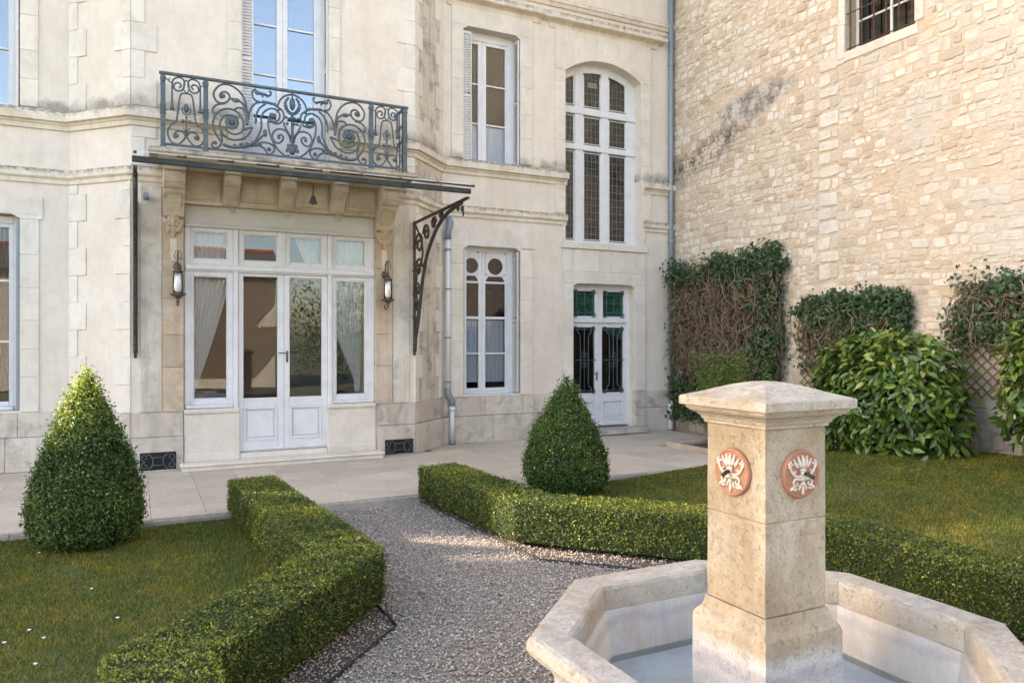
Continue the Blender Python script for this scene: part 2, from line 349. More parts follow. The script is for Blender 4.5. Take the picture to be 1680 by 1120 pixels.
# rubble wall: warm mortar, pale stones, lime-washed areas and a dark scar
def wall_mask(t):
    g=t.n('NewGeometry'); sx=t.n('SeparateXYZ'); t.l(g.outputs['Position'],sx.inputs[0]); y=sx.outputs[1]; z=sx.outputs[2]
    # lime wash grows towards the street end (small y)
    k=t.math('SUBTRACT',t.math('MULTIPLY',t.noise(.9,6,.6,dist=.4),2.2),t.math('MULTIPLY',t.math('SUBTRACT',y,5.2),.20))
    lime=t.math('MULTIPLY',t.ramp(k,[(.72,0),(1.0,1)]),.75)
    # scar running obliquely from the corner
    d=t.math('ABSOLUTE',t.math('SUBTRACT',t.math('SUBTRACT',z,4.92),t.math('MULTIPLY',t.math('SUBTRACT',11.5,y),.28)))
    near=t.ramp(d,[(.0,1),(.45,0)]); ln=t.ramp(y,[(0,0),(1,1)])
    yy=t.math('MULTIPLY',t.ramp(t.math('MULTIPLY',t.math('SUBTRACT',y,9.2),.4),[(0,0),(.3,1)]),1)
    e1=t.math('MULTIPLY',t.math('SUBTRACT',y,9.55),.95); e2=t.math('MULTIPLY',t.math('SUBTRACT',t.math('SUBTRACT',z,5.72),t.math('MULTIPLY',t.math('SUBTRACT',9.55,y),.10)),3.4)
    patch=t.ramp(t.math('ADD',t.math('MULTIPLY',e1,e1),t.math('MULTIPLY',e2,e2)),[(.35,1),(1.0,0)])      # fallen-render patch with black spots
    near=t.math('MAXIMUM',t.math('MULTIPLY',near,yy),t.math('MULTIPLY',patch,.75)); lime=t.math('MAXIMUM',lime,t.math('MULTIPLY',patch,.9)); yy=1.0
    damp_shade=t.ramp(t.math('ADD',z,t.math('MULTIPLY',t.math('SUBTRACT',t.noise(2.2,6,.7),.5),1.5)),[(.55,1),(1.55,0)])
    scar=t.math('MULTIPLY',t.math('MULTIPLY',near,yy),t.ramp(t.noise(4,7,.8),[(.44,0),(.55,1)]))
    scar=t.math('MAXIMUM',scar,t.math('MULTIPLY',damp_shade,.55))      # rising damp and painted shadow at the foot of the wall
    return lime,scar,y,z
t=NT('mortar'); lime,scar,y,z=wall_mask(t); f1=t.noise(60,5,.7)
c=t.mix(t.ramp(t.noise(1.3,5),[(.35,0),(.68,1)]),(.49,.365,.245),(.55,.43,.31))
mp_=t.n('Mapping'); mp_.inputs['Scale'].default_value=(3,9,18); g_=t.n('NewGeometry'); wv=t.n('Mix',data_type='VECTOR'); wv.inputs[0].default_value=.05
nz_=t.n('TexNoise'); nz_.inputs['Scale'].default_value=6; t.l(g_.outputs['Position'],nz_.inputs['Vector']); t.l(g_.outputs['Position'],wv.inputs[4]); t.l(nz_.outputs['Color'],wv.inputs[5]); t.l(wv.outputs[1],mp_.inputs[0])
vo=t.n('TexVoronoi'); vo.inputs['Scale'].default_value=1.0; t.l(mp_.outputs[0],vo.inputs['Vector']); ve=t.n('TexVoronoi',feature='DISTANCE_TO_EDGE'); ve.inputs['Scale'].default_value=1.0; t.l(mp_.outputs[0],ve.inputs['Vector'])
sxv=t.n('SeparateColor'); t.l(vo.outputs['Color'],sxv.inputs[0]); cell=t.ramp(ve.outputs['Distance'],[(.04,0),(.14,1)])
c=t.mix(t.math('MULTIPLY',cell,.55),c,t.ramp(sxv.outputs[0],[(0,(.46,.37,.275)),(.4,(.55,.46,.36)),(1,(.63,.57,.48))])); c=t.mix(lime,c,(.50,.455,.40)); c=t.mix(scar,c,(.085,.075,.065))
c=t.mix(t.ramp(t.noise(7,6,.75),[(.55,0),(.75,.5)]),c,(.36,.29,.22))
t.bsdf(c,.95,0,.15,t.math('ADD',t.math('ADD',f1,t.math('MULTIPLY',cell,.12)),t.math('MULTIPLY',t.noise(12,5),2)),.010,.8)
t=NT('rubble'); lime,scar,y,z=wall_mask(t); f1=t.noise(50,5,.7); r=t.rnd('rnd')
c=t.ramp(r,[(0,(.40,.325,.245)),(.25,(.51,.43,.335)),(.6,(.59,.525,.435)),(1,(.66,.61,.535))])
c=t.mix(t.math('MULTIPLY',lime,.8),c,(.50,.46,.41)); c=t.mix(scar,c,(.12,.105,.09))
c=t.mix(t.math('MULTIPLY',t.ramp(t.noise(11,6,.7),[(.46,0),(.66,1)]),.5),c,(.46,.34,.235))
c=t.mix(t.math('MULTIPLY',t.ramp(t.noise(.7,4),[(.5,0),(.7,1)]),.25),c,(.50,.45,.40))
t.bsdf(c,.95,0,.15,t.math('ADD',f1,t.math('MULTIPLY',t.noise(16,5),1.5)),.008,.8)

# ------------------------------------------------------------------ scatter helpers
def mesh_np(name,V,Fc,mat,parent=None,rnd=None,kind=None,smooth=False):
    me=bpy.data.meshes.new(name); b=wl(parent)
    V=np.asarray(V,dtype=np.float32)-np.array(b,dtype=np.float32); Fc=np.asarray(Fc,dtype=np.int32); k=Fc.shape[1]
    me.vertices.add(len(V)); me.vertices.foreach_set('co',V.ravel())
    me.loops.add(Fc.size); me.loops.foreach_set('vertex_index',Fc.ravel())
    me.polygons.add(len(Fc)); me.polygons.foreach_set('loop_start',np.arange(0,Fc.size,k,dtype=np.int32))
    me.update(calc_edges=True); me.validate()
    if rnd is not None:
        a=me.attributes.new('rnd','FLOAT','POINT'); a.data.foreach_set('value',np.asarray(rnd,dtype=np.float32))
    if smooth: me.shade_smooth()
    me.materials.append(M[mat]); o=bpy.data.objects.new(name,me); col.objects.link(o); o.parent=parent
    if kind: o['kind']=kind
    return o
def unit(a): return a/np.maximum(np.linalg.norm(a,axis=-1,keepdims=True),1e-9)
def frames(nrm, spin=None, lead=None):
    """rotation matrices whose z axis is nrm; x axis random or along lead"""
    n=unit(nrm); k=len(n); r=rng.normal(size=(k,3)) if lead is None else lead+rng.normal(size=(k,3))*.25
    x=unit(r-n*(r*n).sum(1,keepdims=True)); y=np.cross(n,x); return np.stack([x,y,n],axis=2)
def scatter(name,tv,tf,P,R,Sc,mat,parent=None,rnd=None,kind='stuff',smooth=False):
    tv=np.asarray(tv,dtype=np.float32); tf=np.asarray(tf); n=len(P); k=len(tv)
    Sc=np.asarray(Sc).reshape(n,1,-1)
    V=np.einsum('nij,nkj->nki',R,tv[None]*Sc)+P[:,None,:]
    Fc=(tf[None]+(np.arange(n)*k)[:,None,None]).reshape(-1,tf.shape[1])
    rv=np.repeat(rng.random(n) if rnd is None else rnd,k)
    return mesh_np(name,V.reshape(-1,3),Fc,mat,parent,rv,kind,smooth)
def sample(V,T,n):
    """n points and normals on triangles T of vertices V"""
    V=np.asarray(V,dtype=float); T=np.asarray(T); a=V[T[:,0]]; b=V[T[:,1]]; c=V[T[:,2]]
    cr=np.cross(b-a,c-a); ar=np.linalg.norm(cr,axis=1); i=rng.choice(len(T),n,p=ar/ar.sum())
    u=rng.random((n,1)); v=rng.random((n,1)); m=u+v>1; u=np.where(m,1-u,u); v=np.where(m,1-v,v)
    return a[i]+(b[i]-a[i])*u+(c[i]-a[i])*v, unit(cr[i])
DIAMOND=([(-.5,0,0),(0,-.28,.06),(.5,0,0),(0,.28,.06)],[(0,1,2),(0,2,3)])
BLADE=([(0,-.5,0),(0,.5,0),(.35,0,1)],[(0,1,2)])
LEAF8=([(0,0,0),(.25,.17,.03),(.6,.19,.02),(1,0,-.10),(.6,-.19,.02),(.25,-.17,.03),(.3,0,-.015),(.65,0,-.04)],
       [(0,6,1),(1,6,7),(1,7,2),(2,7,3),(0,5,6),(5,7,6),(5,4,7),(4,3,7)])
IVY=([(0,0,0),(.35,.45,.05),(.45,.16,.02),(.85,0,-.08),(.45,-.16,.02),(.35,-.45,.05)],[(0,2,1),(0,3,2),(0,4,3),(0,5,4)])
_g=(1+5**.5)/2
OCTA=([(1,0,0),(-1,0,0),(0,1,0),(0,-1,0),(0,0,1),(0,0,-1)],[(0,2,4),(2,1,4),(1,3,4),(3,0,4),(2,0,5),(1,2,5),(3,1,5),(0,3,5)])
ICO=([(-1,_g,0),(1,_g,0),(-1,-_g,0),(1,-_g,0),(0,-1,_g),(0,1,_g),(0,-1,-_g),(0,1,-_g),(_g,0,-1),(_g,0,1),(-_g,0,-1),(-_g,0,1)],
     [(0,11,5),(0,5,1),(0,1,7),(0,7,10),(0,10,11),(1,5,9),(5,11,4),(11,10,2),(10,7,6),(7,1,8),(3,9,4),(3,4,2),(3,2,6),(3,6,8),(3,8,9),(4,9,5),(2,4,11),(6,2,10),(8,6,7),(9,8,1)])
ICO=([tuple(c/1.902 for c in p) for p in ICO[0]],ICO[1])
# ================================================================== THE HOUSE
YA=10.88; YB=11.62; XL=-.07; XR=3.78; CH=.74
XLi=XL-CH; XRi=XR+CH; XW=9.30; XE=-5.8; ZT=8.9
house=thing('manor_house','cream stucco stone mansion with canted central bay and pale grey joinery','house',(1.86,YA,0))
def H_(mb,name,mat,**k): return mb.build(name,mat,house,**k)

def wall(name,O,d,L,z0,z1,ops,mat,th=.35,par=None):
    par=par or house
    """wall along d from O; outward is to the right of d"""
    d=Vector(d).normalized(); n=Vector((d.y,-d.x)); ops=[(a-.004,b+.004,c-.004,e_+.004) for a,b,c,e_ in ops]
    p=lambda s,dep,z:(O[0]+d.x*s-n.x*dep,O[1]+d.y*s-n.y*dep,z)
    xs=sorted({0,L,*[a for o in ops for a in o[:2]]}); zs=sorted({z0,z1,*[a for o in ops for a in o[2:]]})
    inside=lambda s,z:any(a<s<b and c<z<e for a,b,c,e in ops); mb=MB()
    for i in range(len(xs)-1):
        for j in range(len(zs)-1):
            a,b,c,e=xs[i],xs[i+1],zs[j],zs[j+1]
            if inside((a+b)/2,(c+e)/2): continue
            mb.add([p(a,0,c),p(b,0,c),p(b,0,e),p(a,0,e)],[(0,1,2,3)])
            mb.add([p(a,th,c),p(b,th,c),p(b,th,e),p(a,th,e)],[(3,2,1,0)])
    for a,b,c,e in ops:
        for (s0,q0),(s1,q1) in (((a,c),(a,e)),((a,e),(b,e)),((b,e),(b,c)),((b,c),(a,c))):
            mb.add([p(s0,0,q0),p(s1,0,q1),p(s1,th,q1),p(s0,th,q0)],[(0,1,2,3)])
    me=bpy.data.meshes.new(name); b=wl(par); me.from_pydata([(x-b[0],y-b[1],z-b[2]) for x,y,z in mb.v],[],mb.f)
    me.materials.append(M[mat]); o=bpy.data.objects.new(name,me); col.objects.link(o); o.parent=par
    return o
wall('wall',(XE,YB),(1,0),XLi-XE,0,ZT,[(-2.52-XE,-1.37-XE,.80,3.36),(-2.52-XE,-1.366-XE,4.74,7.0)],'stucco')
wall('wall',(XLi,YB),(1,-1),CH*2**.5,0,ZT,[],'stucco')
wall('wall',(XL,YA),(1,0),XR-XL,0,ZT,[(.56-XL,3.16-XL,.09,3.53),(1.28-XL,2.47-XL,4.13,7.05)],'stucco')
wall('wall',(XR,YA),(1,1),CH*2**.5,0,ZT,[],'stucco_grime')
wall('wall',(XRi,YB),(1,0),XW-XRi,0,ZT,[(4.89-XRi,5.96-XRi,4.70,7.0),(4.895-XRi,5.964-XRi,.80,3.315),(6.875-XRi,8.535-XRi,3.50,6.86),(7.04-XRi,8.38-XRi,.10,2.755)],'stucco')
# rooms behind the openings
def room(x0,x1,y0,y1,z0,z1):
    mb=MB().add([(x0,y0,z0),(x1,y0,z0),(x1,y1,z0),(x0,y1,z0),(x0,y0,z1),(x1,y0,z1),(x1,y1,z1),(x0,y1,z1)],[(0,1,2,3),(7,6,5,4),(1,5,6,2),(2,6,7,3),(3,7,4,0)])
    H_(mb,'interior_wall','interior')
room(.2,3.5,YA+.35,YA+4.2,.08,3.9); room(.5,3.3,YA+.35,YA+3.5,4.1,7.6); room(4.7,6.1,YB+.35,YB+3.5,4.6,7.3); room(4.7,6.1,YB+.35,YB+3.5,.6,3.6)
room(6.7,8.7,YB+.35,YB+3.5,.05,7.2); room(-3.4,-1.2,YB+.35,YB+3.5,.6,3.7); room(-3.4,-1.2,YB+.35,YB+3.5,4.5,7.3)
# roof (slate hips, above the frame; ridge raised to shade the rubble wall)
mb=MB()
R0=[(XE,YB),(XLi,YB),(XL,YA),(XR,YA),(XRi,YB),(XW,YB)]; mb.sweep([(-.3,ZT),(.05,ZT),(.05,ZT+.12),(.28,ZT+.2),(.28,ZT+.34),(-.3,ZT+.36)],R0)
H_(mb,'eaves_cornice','cornice')
mb=MB(); mb.add([(XE,YB-.2,ZT+.36),(XW,YB-.2,ZT+.36),(XW,YB+6,ZT+.36),(XE,YB+6,ZT+.36),(XE+1.2,YB+2.4,ZT+7.2),(XW-.6,YB+2.4,ZT+7.2)],[(0,1,5,4),(1,2,5),(2,3,4,5),(3,0,4),(3,2,1,0)])
H_(mb,'roof','slate')
mb=MB(); mb.add([(XL-.1,YA-.2,ZT+.36),(XR+.1,YA-.2,ZT+.36),(XRi,YB,ZT+.36),(XLi,YB,ZT+.36),(1.86,YB+2.0,ZT+3.2)],[(0,1,4),(1,2,4),(3,0,4)]); H_(mb,'roof','slate')
# ---- plinth stones
def plinth(O,d,s0,s1,skips=(),seed=0):
    rd=random.Random(seed); d=Vector(d).normalized(); n=Vector((d.y,-d.x))
    Mx=Matrix(((d.x,-n.x,0,O[0]),(d.y,-n.y,0,O[1]),(0,0,1,0),(0,0,0,1)))
    for z0,z1,pr in ((.0,.447,.055),(.452,.77,.035)):
        s=s0
        while s<s1-.01:
            w_=rd.uniform(.55,1.0); e_=s+w_
            if e_>s1-.4: e_=s1
            for a,b in skips:
                if s<a<e_ : e_=a
            hit=[b for a,b in skips if abs(s-a)<1e-6]
            if hit: s=hit[0]; continue
            H_(MB().cbox(s+.002,e_-.002,-pr-.003*rd.random(),.02,z0,z1,.007,Mx,.002),'plinth_stone','plinth'); s=e_
plinth((XE,YB),(1,0),2.0,XLi-XE,(),1); plinth((XLi,YB),(1,-1),.0,CH*2**.5+.02,(),2)
plinth((XL,YA),(1,0),0,.62,(),3); plinth((XL,YA),(1,0),3.26,XR-XL,(),4)
plinth((XR,YA),(1,1),-.02,CH*2**.5,(),5); plinth((XRi,YB),(1,0),0,7.0-XRi,(),6); plinth((XRi,YB),(1,0),8.42-XRi,XW-XRi,(),7)
# ---- quoins: alternating long and short blocks
def quoins(O,d,z0,z1,long_,short_,mat='trim',ph=0,hgt=.36,pr=.016):
    d=Vector(d).normalized(); n=Vector((d.y,-d.x))
    Mx=Matrix(((d.x,-n.x,0,O[0]),(d.y,-n.y,0,O[1]),(0,0,1,0),(0,0,0,1))); z=z0; k=ph
    while z<z1-.1:
        h=min(hgt,z1-z); L=long_ if k%2 else short_; a,b=(0,L) if L>0 else (L,0)
        H_(MB().cbox(a,b,-pr-.002*random.random(),.02,z+.0015,z+h-.0015,.004,Mx),'quoin',mat); z+=h; k+=1
for z0,z1,p in ((.775,3.78,0),(4.76,8.85,1)):
    quoins((XLi,YB),(1,-1),z0,z1,.30,.15,ph=p)
    quoins((XL,YA),(1,-1),z0,z1,-.26,-.13,ph=p)
    if z0>4: quoins((XL,YA),(1,0),z0,z1,.30,.155,ph=p); quoins((XR,YA),(1,0),z0,z1,-.28,-.155,ph=p)
    quoins((XR,YA),(1,1),z0,z1,.26,.13,ph=p); quoins((XRi,YB),(1,1),z0,z1,-.26,-.13,ph=p)
quoins((XL,YA),(1,0),3.99,4.49,.3,.16); quoins((XR,YA),(1,0),3.99,4.49,-.28,-.16)
# ---- string courses
up=[(-.02,4.50),(.03,4.50),(.035,4.555),(.055,4.57),(.06,4.59),(.11,4.60),(.115,4.70),(.10,4.715),(-.02,4.775)]
lo=[(-.02,3.785),(.025,3.785),(.03,3.84),(.05,3.855),(.065,3.87),(.07,3.96),(-.02,3.99)]
H_(MB().sweep(up,[(XE,YB),(XLi,YB),(XL,YA),(1.09,YA)]),'string_course','cornice')
H_(MB().sweep(up,[(2.64,YA),(XR,YA),(XRi,YB),(6.90,YB)]),'string_course','cornice')
H_(MB().sweep(up,[(8.58,YB),(XW,YB)]),'string_course','cornice')
H_(MB().sweep(lo,[(XE,YB),(XLi,YB),(XL,YA),(.30,YA)]),'string_course','cornice')
H_(MB().sweep(lo,[(3.44,YA),(XR,YA),(XRi,YB),(6.90,YB)]),'string_course','cornice')
H_(MB().sweep(lo,[(8.58,YB),(XW,YB)]),'string_course','cornice')
H_(MB().sweep([(-.02,7.66),(.03,7.66),(.05,7.72),(.07,7.73),(.07,7.79),(-.02,7.83)],[(XRi+.02,YB),(XW,YB)]),'string_course','cornice')
# ---- window surrounds (stone jambs, lintels, caps)
def jamb(x0,x1,z0,z1,y,step=.42,pr=.022,mat='trim'):
    z=z0
    while z<z1-.05:
        h=min(step*random.uniform(.85,1.2),z1-z); h=z1-z if z1-z-h<.15 else h
        H_(MB().cbox(x0,x1,y-pr,y+.05,z+.001,z+h-.001,.004),'surround_stone',mat); z+=h
def lintel(x0,x1,o0,o1,z0,z1,y,pr=.024,mat='trim',cut=.09,drop=.055):
    """head stone whose soffit has canted ends"""
    poly=[(x0,z0),(o0,z0),(o0,z0-drop),(o0+.001,z0-drop),(o0+cut,z0),(o1-cut,z0),(o1-.001,z0-drop),(o1,z0-drop),(o1,z0),(x1,z0),(x1,z1),(x0,z1)]
    H_(MB().prism(poly,lambda a,b,k:(a,y-pr if k==0 else y+.16,b)),'lintel',mat)
def hood(x0,x1,z,y,h=.17,d=.14):
    H_(MB().sweep([(-.02,z-.10),(.02,z-.10),(.03,z-.02),(.06,z),(d-.02,z+.015),(d,z+.03),(d,z+h-.03),(-.02,z+h)],[(x0-.0,y+.02),(x0,y),(x1,y),(x1,y+.02)]),'hood_mould','cornice')
jamb(4.68,4.89,4.775,7.0,YB); jamb(5.96,6.20,4.775,7.0,YB); lintel(4.68,6.20,4.89,5.96,7.0,7.30,YB); hood(4.62,6.34,7.40,YB,.15)
jamb(4.66,4.895,.775,3.315,YB); jamb(5.964,6.205,.775,3.27,YB); lintel(4.62,6.255,4.895,5.964,3.315,3.64,YB)
jamb(-1.366,-1.163,4.775,7.0,YB); jamb(-2.72,-2.52,4.775,7.0,YB); lintel(-2.72,-1.163,-2.52,-1.366,7.0,7.30,YB)
jamb(-1.37,-1.156,.775,3.30,YB); jamb(-2.73,-2.52,.775,3.30,YB); lintel(-2.78,-1.115,-2.52,-1.37,3.36,3.6,YB)
H_(MB().cbox(-1.37,-1.115,YB-.0235,YB+.05,3.301,3.359,.003),'surround_stone','trim')
jamb(1.10,1.28,4.775,7.05,YA,pr=.03); jamb(2.47,2.634,4.775,7.05,YA,pr=.03); lintel(1.10,2.634,1.28,2.47,7.05,7.35,YA)
jamb(1.10,1.28,4.14,4.773,YA,pr=.028); jamb(2.47,2.634,4.14,4.773,YA,pr=.028)
# stair window and side door share one strip of ashlar
jamb(6.665,6.875,4.00,6.57,YB,.45); jamb(8.535,8.763,4.00,6.57,YB,.45)
cx=(6.875+8.535)/2; Rr=1.41; cz=6.84-Rr; a0=math.asin(.83/Rr)
for i in range(7):
    q0=-a0+2*a0*i/7; q1=-a0+2*a0*(i+1)/7; top=7.30
    arc=[(cx+Rr*math.sin(q0+(q1-q0)*j/4),cz+Rr*math.cos(q0+(q1-q0)*j/4)) for j in range(5)]
    xo0=arc[0][0]+(arc[0][0]-cx)*.22; xo1=arc[-1][0]+(arc[-1][0]-cx)*.22
    if i==0: xo0=6.665; arc=[(6.665,6.572)]+arc
    if i==6: xo1=8.763; arc=arc+[(8.763,6.572)]
    H_(MB().prism(arc+[(xo1-.001,top),(xo0+.001,top)],lambda a,b,k:(a,YB-.024 if k==0 else YB+.34,b)),'voussoir','trim')
hood(6.56,8.90,7.38,YB,.16,.16)
H_(MB().cbox(6.79,8.66,YB-.06,YB+.2,3.375,3.498,.008),'window_sill','trim')
for a,b in ((6.82,7.02),(7.024,7.60),(7.604,8.16),(8.164,8.635)): H_(MB().cbox(a,b,YB-.022,YB+.05,2.972,3.372,.004),'surround_stone','trim')
lintel(6.82,8.635,7.04,8.38,2.755,2.97,YB)
jamb(6.822,7.04,.78,2.752,YB,.55); jamb(8.38,8.635,.78,2.752,YB,.55); jamb(6.93,7.04,.12,.775,YB,.7,.058,'plinth'); jamb(8.38,8.46,.12,.775,YB,.7,.058,'plinth')
for a,b,m in ((3.5,4.0,0),): jamb(6.82,6.875,a,b,YB); jamb(8.535,8.635,a,b,YB)
H_(MB().cbox(6.95,8.52,YB-.30,YB+.3,.012,.10,.012),'doorstep','plinth')
# ---- entrance bay: pilasters, dado, step
for x0,x1 in ((.30,.555),(3.165,3.42)):
    z=.772
    while z<3.33:
        h=random.uniform(.4,.6); h=3.34-z if 3.34-z-h<.25 else h
        H_(MB().cbox(x0,x1,YA-.03-.004*random.random(),YA+.1,z+.001,z+h-.001,.006,None,.0015),'pilaster_stone','warm_stone'); z+=h
for x0,x1 in ((.03,.295),(3.425,3.70)):
    H_(MB().cbox(x0,x1,YA-.014,YA+.05,.772,3.75,.01),'render_panel','cement')
for x0,x1 in ((.558,1.256),(2.459,3.162)):
    H_(MB().cbox(x0,x1,YA-.028,YA+.2,.10,.725,.006),'dado','dado')
    H_(MB().cbox(x0-.003,x1+.003,YA-.055,YA+.2,.735,.795,.012),'dado_cap','dado'); H_(MB().cbox(x0,x1,YA-.04,YA+.2,.7251,.7349,.003),'dado_moulding','dado')
    H_(MB().cbox(x0-.002,x1+.002,YA-.04,YA+.2,.0921,.20,.008),'dado_base','dado')
H_(MB().cbox(.50,3.235,YA-.29,YA+.2,.058,.092,.012),'door_step','dado'); H_(MB().cbox(.52,3.215,YA-.268,YA+.2,.0,.056,.006),'step_riser','dado')
H_(MB().cbox(1.262,2.453,YA-.02,YA+.3,.0925,.168,.006),'threshold','dado')
# ---- balcony slab, consoles and coffers under it
H_(MB().cbox(.13,3.64,10.28,YA+.05,4.055,4.125,.018,None,.004),'balcony_slab','slab')
H_(MB().sweep([(0,3.95),(.36,3.95),(.40,3.98),(.43,3.985),(.46,4.02),(.50,4.03),(.52,4.054),(0,4.054)],[(.24,YA),(3.50,YA)]),'slab_moulding','console')
def console(x0,x1,ztop,zbot,d,mat='console',name='console'):
    h=ztop-zbot; y=lambda o:YA-.03-o
    prof=[(0,zbot),(.045,zbot),(.07,zbot+.05*h),(.10,zbot+.22*h),(.15,zbot+.36*h),(.24*d/.43,zbot+.46*h),(.26*d/.43,zbot+.50*h),(.26*d/.43,zbot+.53*h),(.33*d/.43,zbot+.56*h),(.385*d/.43,zbot+.66*h),(.40*d/.43,zbot+.78*h),(.37*d/.43,zbot+.88*h),(.42*d/.43,zbot+.90*h),(d,zbot+.93*h),(d,ztop),(0,ztop)]
    o=H_(MB().prism(prof,lambda a,b,k:(x0 if k==0 else x1,y(a),b)),name,mat)
    c=(x1-x0)*.18; f=lambda q:(q[0]+.008,q[1])
    for lo_,hi_ in ((.10,.42),(.60,.86)):
        za,zb=zbot+lo_*h,zbot+hi_*h
        oa,ob=(.075,.165*d/.43+.04) if lo_<.5 else (.345*d/.43,.39*d/.43)
        MB().prism([(x0+c,za),(x1-c,za),(x1-c,zb),(x0+c,zb)],lambda a,b,k:(a,y((oa+(ob-oa)*(b-za)/(zb-za))+(.012 if k==0 else -.02)),b)).build('raised_panel',mat,o)
    return o
console(.30,.556,3.948,3.345,.43); console(3.165,3.42,3.948,3.345,.43)
for xc in (1.135,1.86,2.575): console(xc-.10,xc+.10,3.948,3.545,.36)
edges=[.556,1.035,1.235,1.76,1.96,2.475,2.675,3.165]
for a,b in zip(edges[::2],edges[1::2]):
    o=H_(MB().cbox(a+.002,b-.002,YA-.06,YA+.05,3.54,3.947,.004),'coffer','console')
    MB().cbox(a+.03,b-.03,YA-.075,YA-.058,3.60,3.90,.006).build('coffer_frame','console',o)
    MB().cbox(a+.07,b-.07,YA-.085,YA-.074,3.64,3.86,.006).build('coffer_panel','console',o)
    H_(MB().cbox(a+.002,b-.002,YA-.10,YA-.0,3.532,3.56,.01,None,.006),'coffer_ledge','console')
for xc in (.428,3.293):      # carved leaf drop under each big console
    mb=MB(); y=YA-.05
    mb.ball((xc,y-.035,3.28),(.05,.035,.05)); mb.ball((xc,y-.06,3.28),(.022,.02,.022))
    for a in range(8): mb.ball((xc+.06*math.cos(a*.785),y-.03,3.28+.055*math.sin(a*.785)),(.03,.022,.03),8,5)
    for sx in (-1,1):
        for k in range(3): mb.ball((xc+sx*(.10-.022*k),y-.012,3.27-.045*k),(.035,.03,.05),8,5)
    for k in range(4): mb.ball((xc,y-.015+.004*k,3.19-.03*k),(.065-.013*k,.032-.004*k,.035),8,5)
    H_(mb,'carved_drop','warm_stone',smooth=True)
    H_(MB().cbox(xc-.035,xc+.045,YA-.042,YA-.02,2.76,3.06,.006),'carved_strip','dado')

# ================================================================== JOINERY
def bar(mb,x0,x1,z0,z1,y0,y1,c=.005): return mb.cbox(x0,x1,y0,y1,z0,z1,c)
def pane(parent,x0,x1,z0,z1,y,mat='glass'):
    o=MB().box(x0-.01,x1+.01,y,y+.005,z0-.01,z1+.01).build('pane',mat,parent)
    return o
def louvre(parent,x0,x1,z0,z1,y,axis='x',x=None):
    """shutter leaf with slats; axis 'x' faces the garden, axis 'y' lies against the reveal"""
    mb=MB(); w_=.028; f=.022
    if axis=='x':
        for a,b in ((x0,x0+f),(x1-f,x1)): mb.cbox(a,b,y,y+w_,z0,z1,.003)
        for zz in (z0,z1-.05,(z0+z1)/2): mb.cbox(x0+f,x1-f,y,y+w_,zz,zz+.05,.003)
    else:
        for a,b in ((x0,x0+f),(x1-f,x1)): mb.cbox(x,x+w_,a,b,z0,z1,.003)
        for zz in (z0,z1-.05,(z0+z1)/2): mb.cbox(x,x+w_,x0+f,x1-f,zz,zz+.05,.003)
    o=mb.build('shutter','grey_paint',parent); k=int((z1-z0-.1)/.042); sl=MB()
    for i in range(k):
        zz=z0+.06+i*.042
        if abs(zz-(z0+z1)/2-.02)<.05: continue
        if axis=='x': sl.add([(x0+f,y+.003,zz),(x1-f,y+.003,zz),(x1-f,y+.024,zz+.034),(x0+f,y+.024,zz+.034),(x0+f,y+.006,zz-.005),(x1-f,y+.006,zz-.005),(x1-f,y+.027,zz+.029),(x0+f,y+.027,zz+.029)],[(0,1,2,3),(7,6,5,4),(0,4,5,1),(1,5,6,2),(2,6,7,3),(3,7,4,0)])
        else: sl.add([(x+.003,x0+f,zz),(x+.003,x1-f,zz),(x+.024,x1-f,zz+.034),(x+.024,x0+f,zz+.034),(x+.006,x0+f,zz-.005),(x+.006,x1-f,zz-.005),(x+.027,x1-f,zz+.029),(x+.027,x0+f,zz+.029)],[(0,1,2,3),(7,6,5,4),(0,4,5,1),(1,5,6,2),(2,6,7,3),(3,7,4,0)])
    sl.build('slats','grey_paint',o,kind='stuff')
    return o
def shutter_sub(parent,*a,**k):
    o=louvre(parent,*a,**k)
    for c in list(o.children): c.parent=parent; c.name='shutter_slats'
# ---- glazed entrance screen
y0=YA+.03; y1=YA+.11
scr=MB()
bar(scr,.564,.640,.80,3.236,y0,y1); bar(scr,3.062,3.159,.80,3.236,y0,y1)
bar(scr,1.180,1.245,.17,3.236,y0-.035,y1,.012); bar(scr,2.468,2.533,.17,3.236,y0-.035,y1,.012)
bar(scr,1.842,1.874,2.74,3.236,y0-.01,y1)
bar(scr,.57,3.155,2.664,2.742,y0-.05,y1-.01,.012); bar(scr,.57,3.155,2.645,2.6638,y0-.025,y1-.01,.004)
bar(scr,.57,1.179,.80,.845,y0-.05,y1-.01,.012); bar(scr,2.534,3.155,.80,.845,y0-.05,y1-.01,.012)
frame=H_(scr,'door_screen','white_paint')
fr=MB(); bar(fr,.564,3.159,3.30,3.53,y0+.005,y1,.006); bar(fr,.564,3.159,3.2365,3.27,y0-.045,y1,.012); bar(fr,.564,3.159,3.2705,3.2995,y0-.02,y1,.006)
fro=H_(fr,'frieze_board','grey_paint')
for xr,zr in (onY(380,346,y0),onY(469.6,352.7,y0),onY(554,358.8,y0)):
    mb=MB().lathe([(.052,0),(.052,.008),(.042,.016),(.034,.012),(.02,.012),(.016,.022),(.004,.026)],(xr,y0+.005,zr),20,'y')
    for a in range(8): mb.ball((xr+.03*math.cos(a*.785),y0-.008,zr+.03*math.sin(a*.785)),(.012,.008,.012),6,4)
    mb.build('rosette','grey_paint',fro,smooth=True)
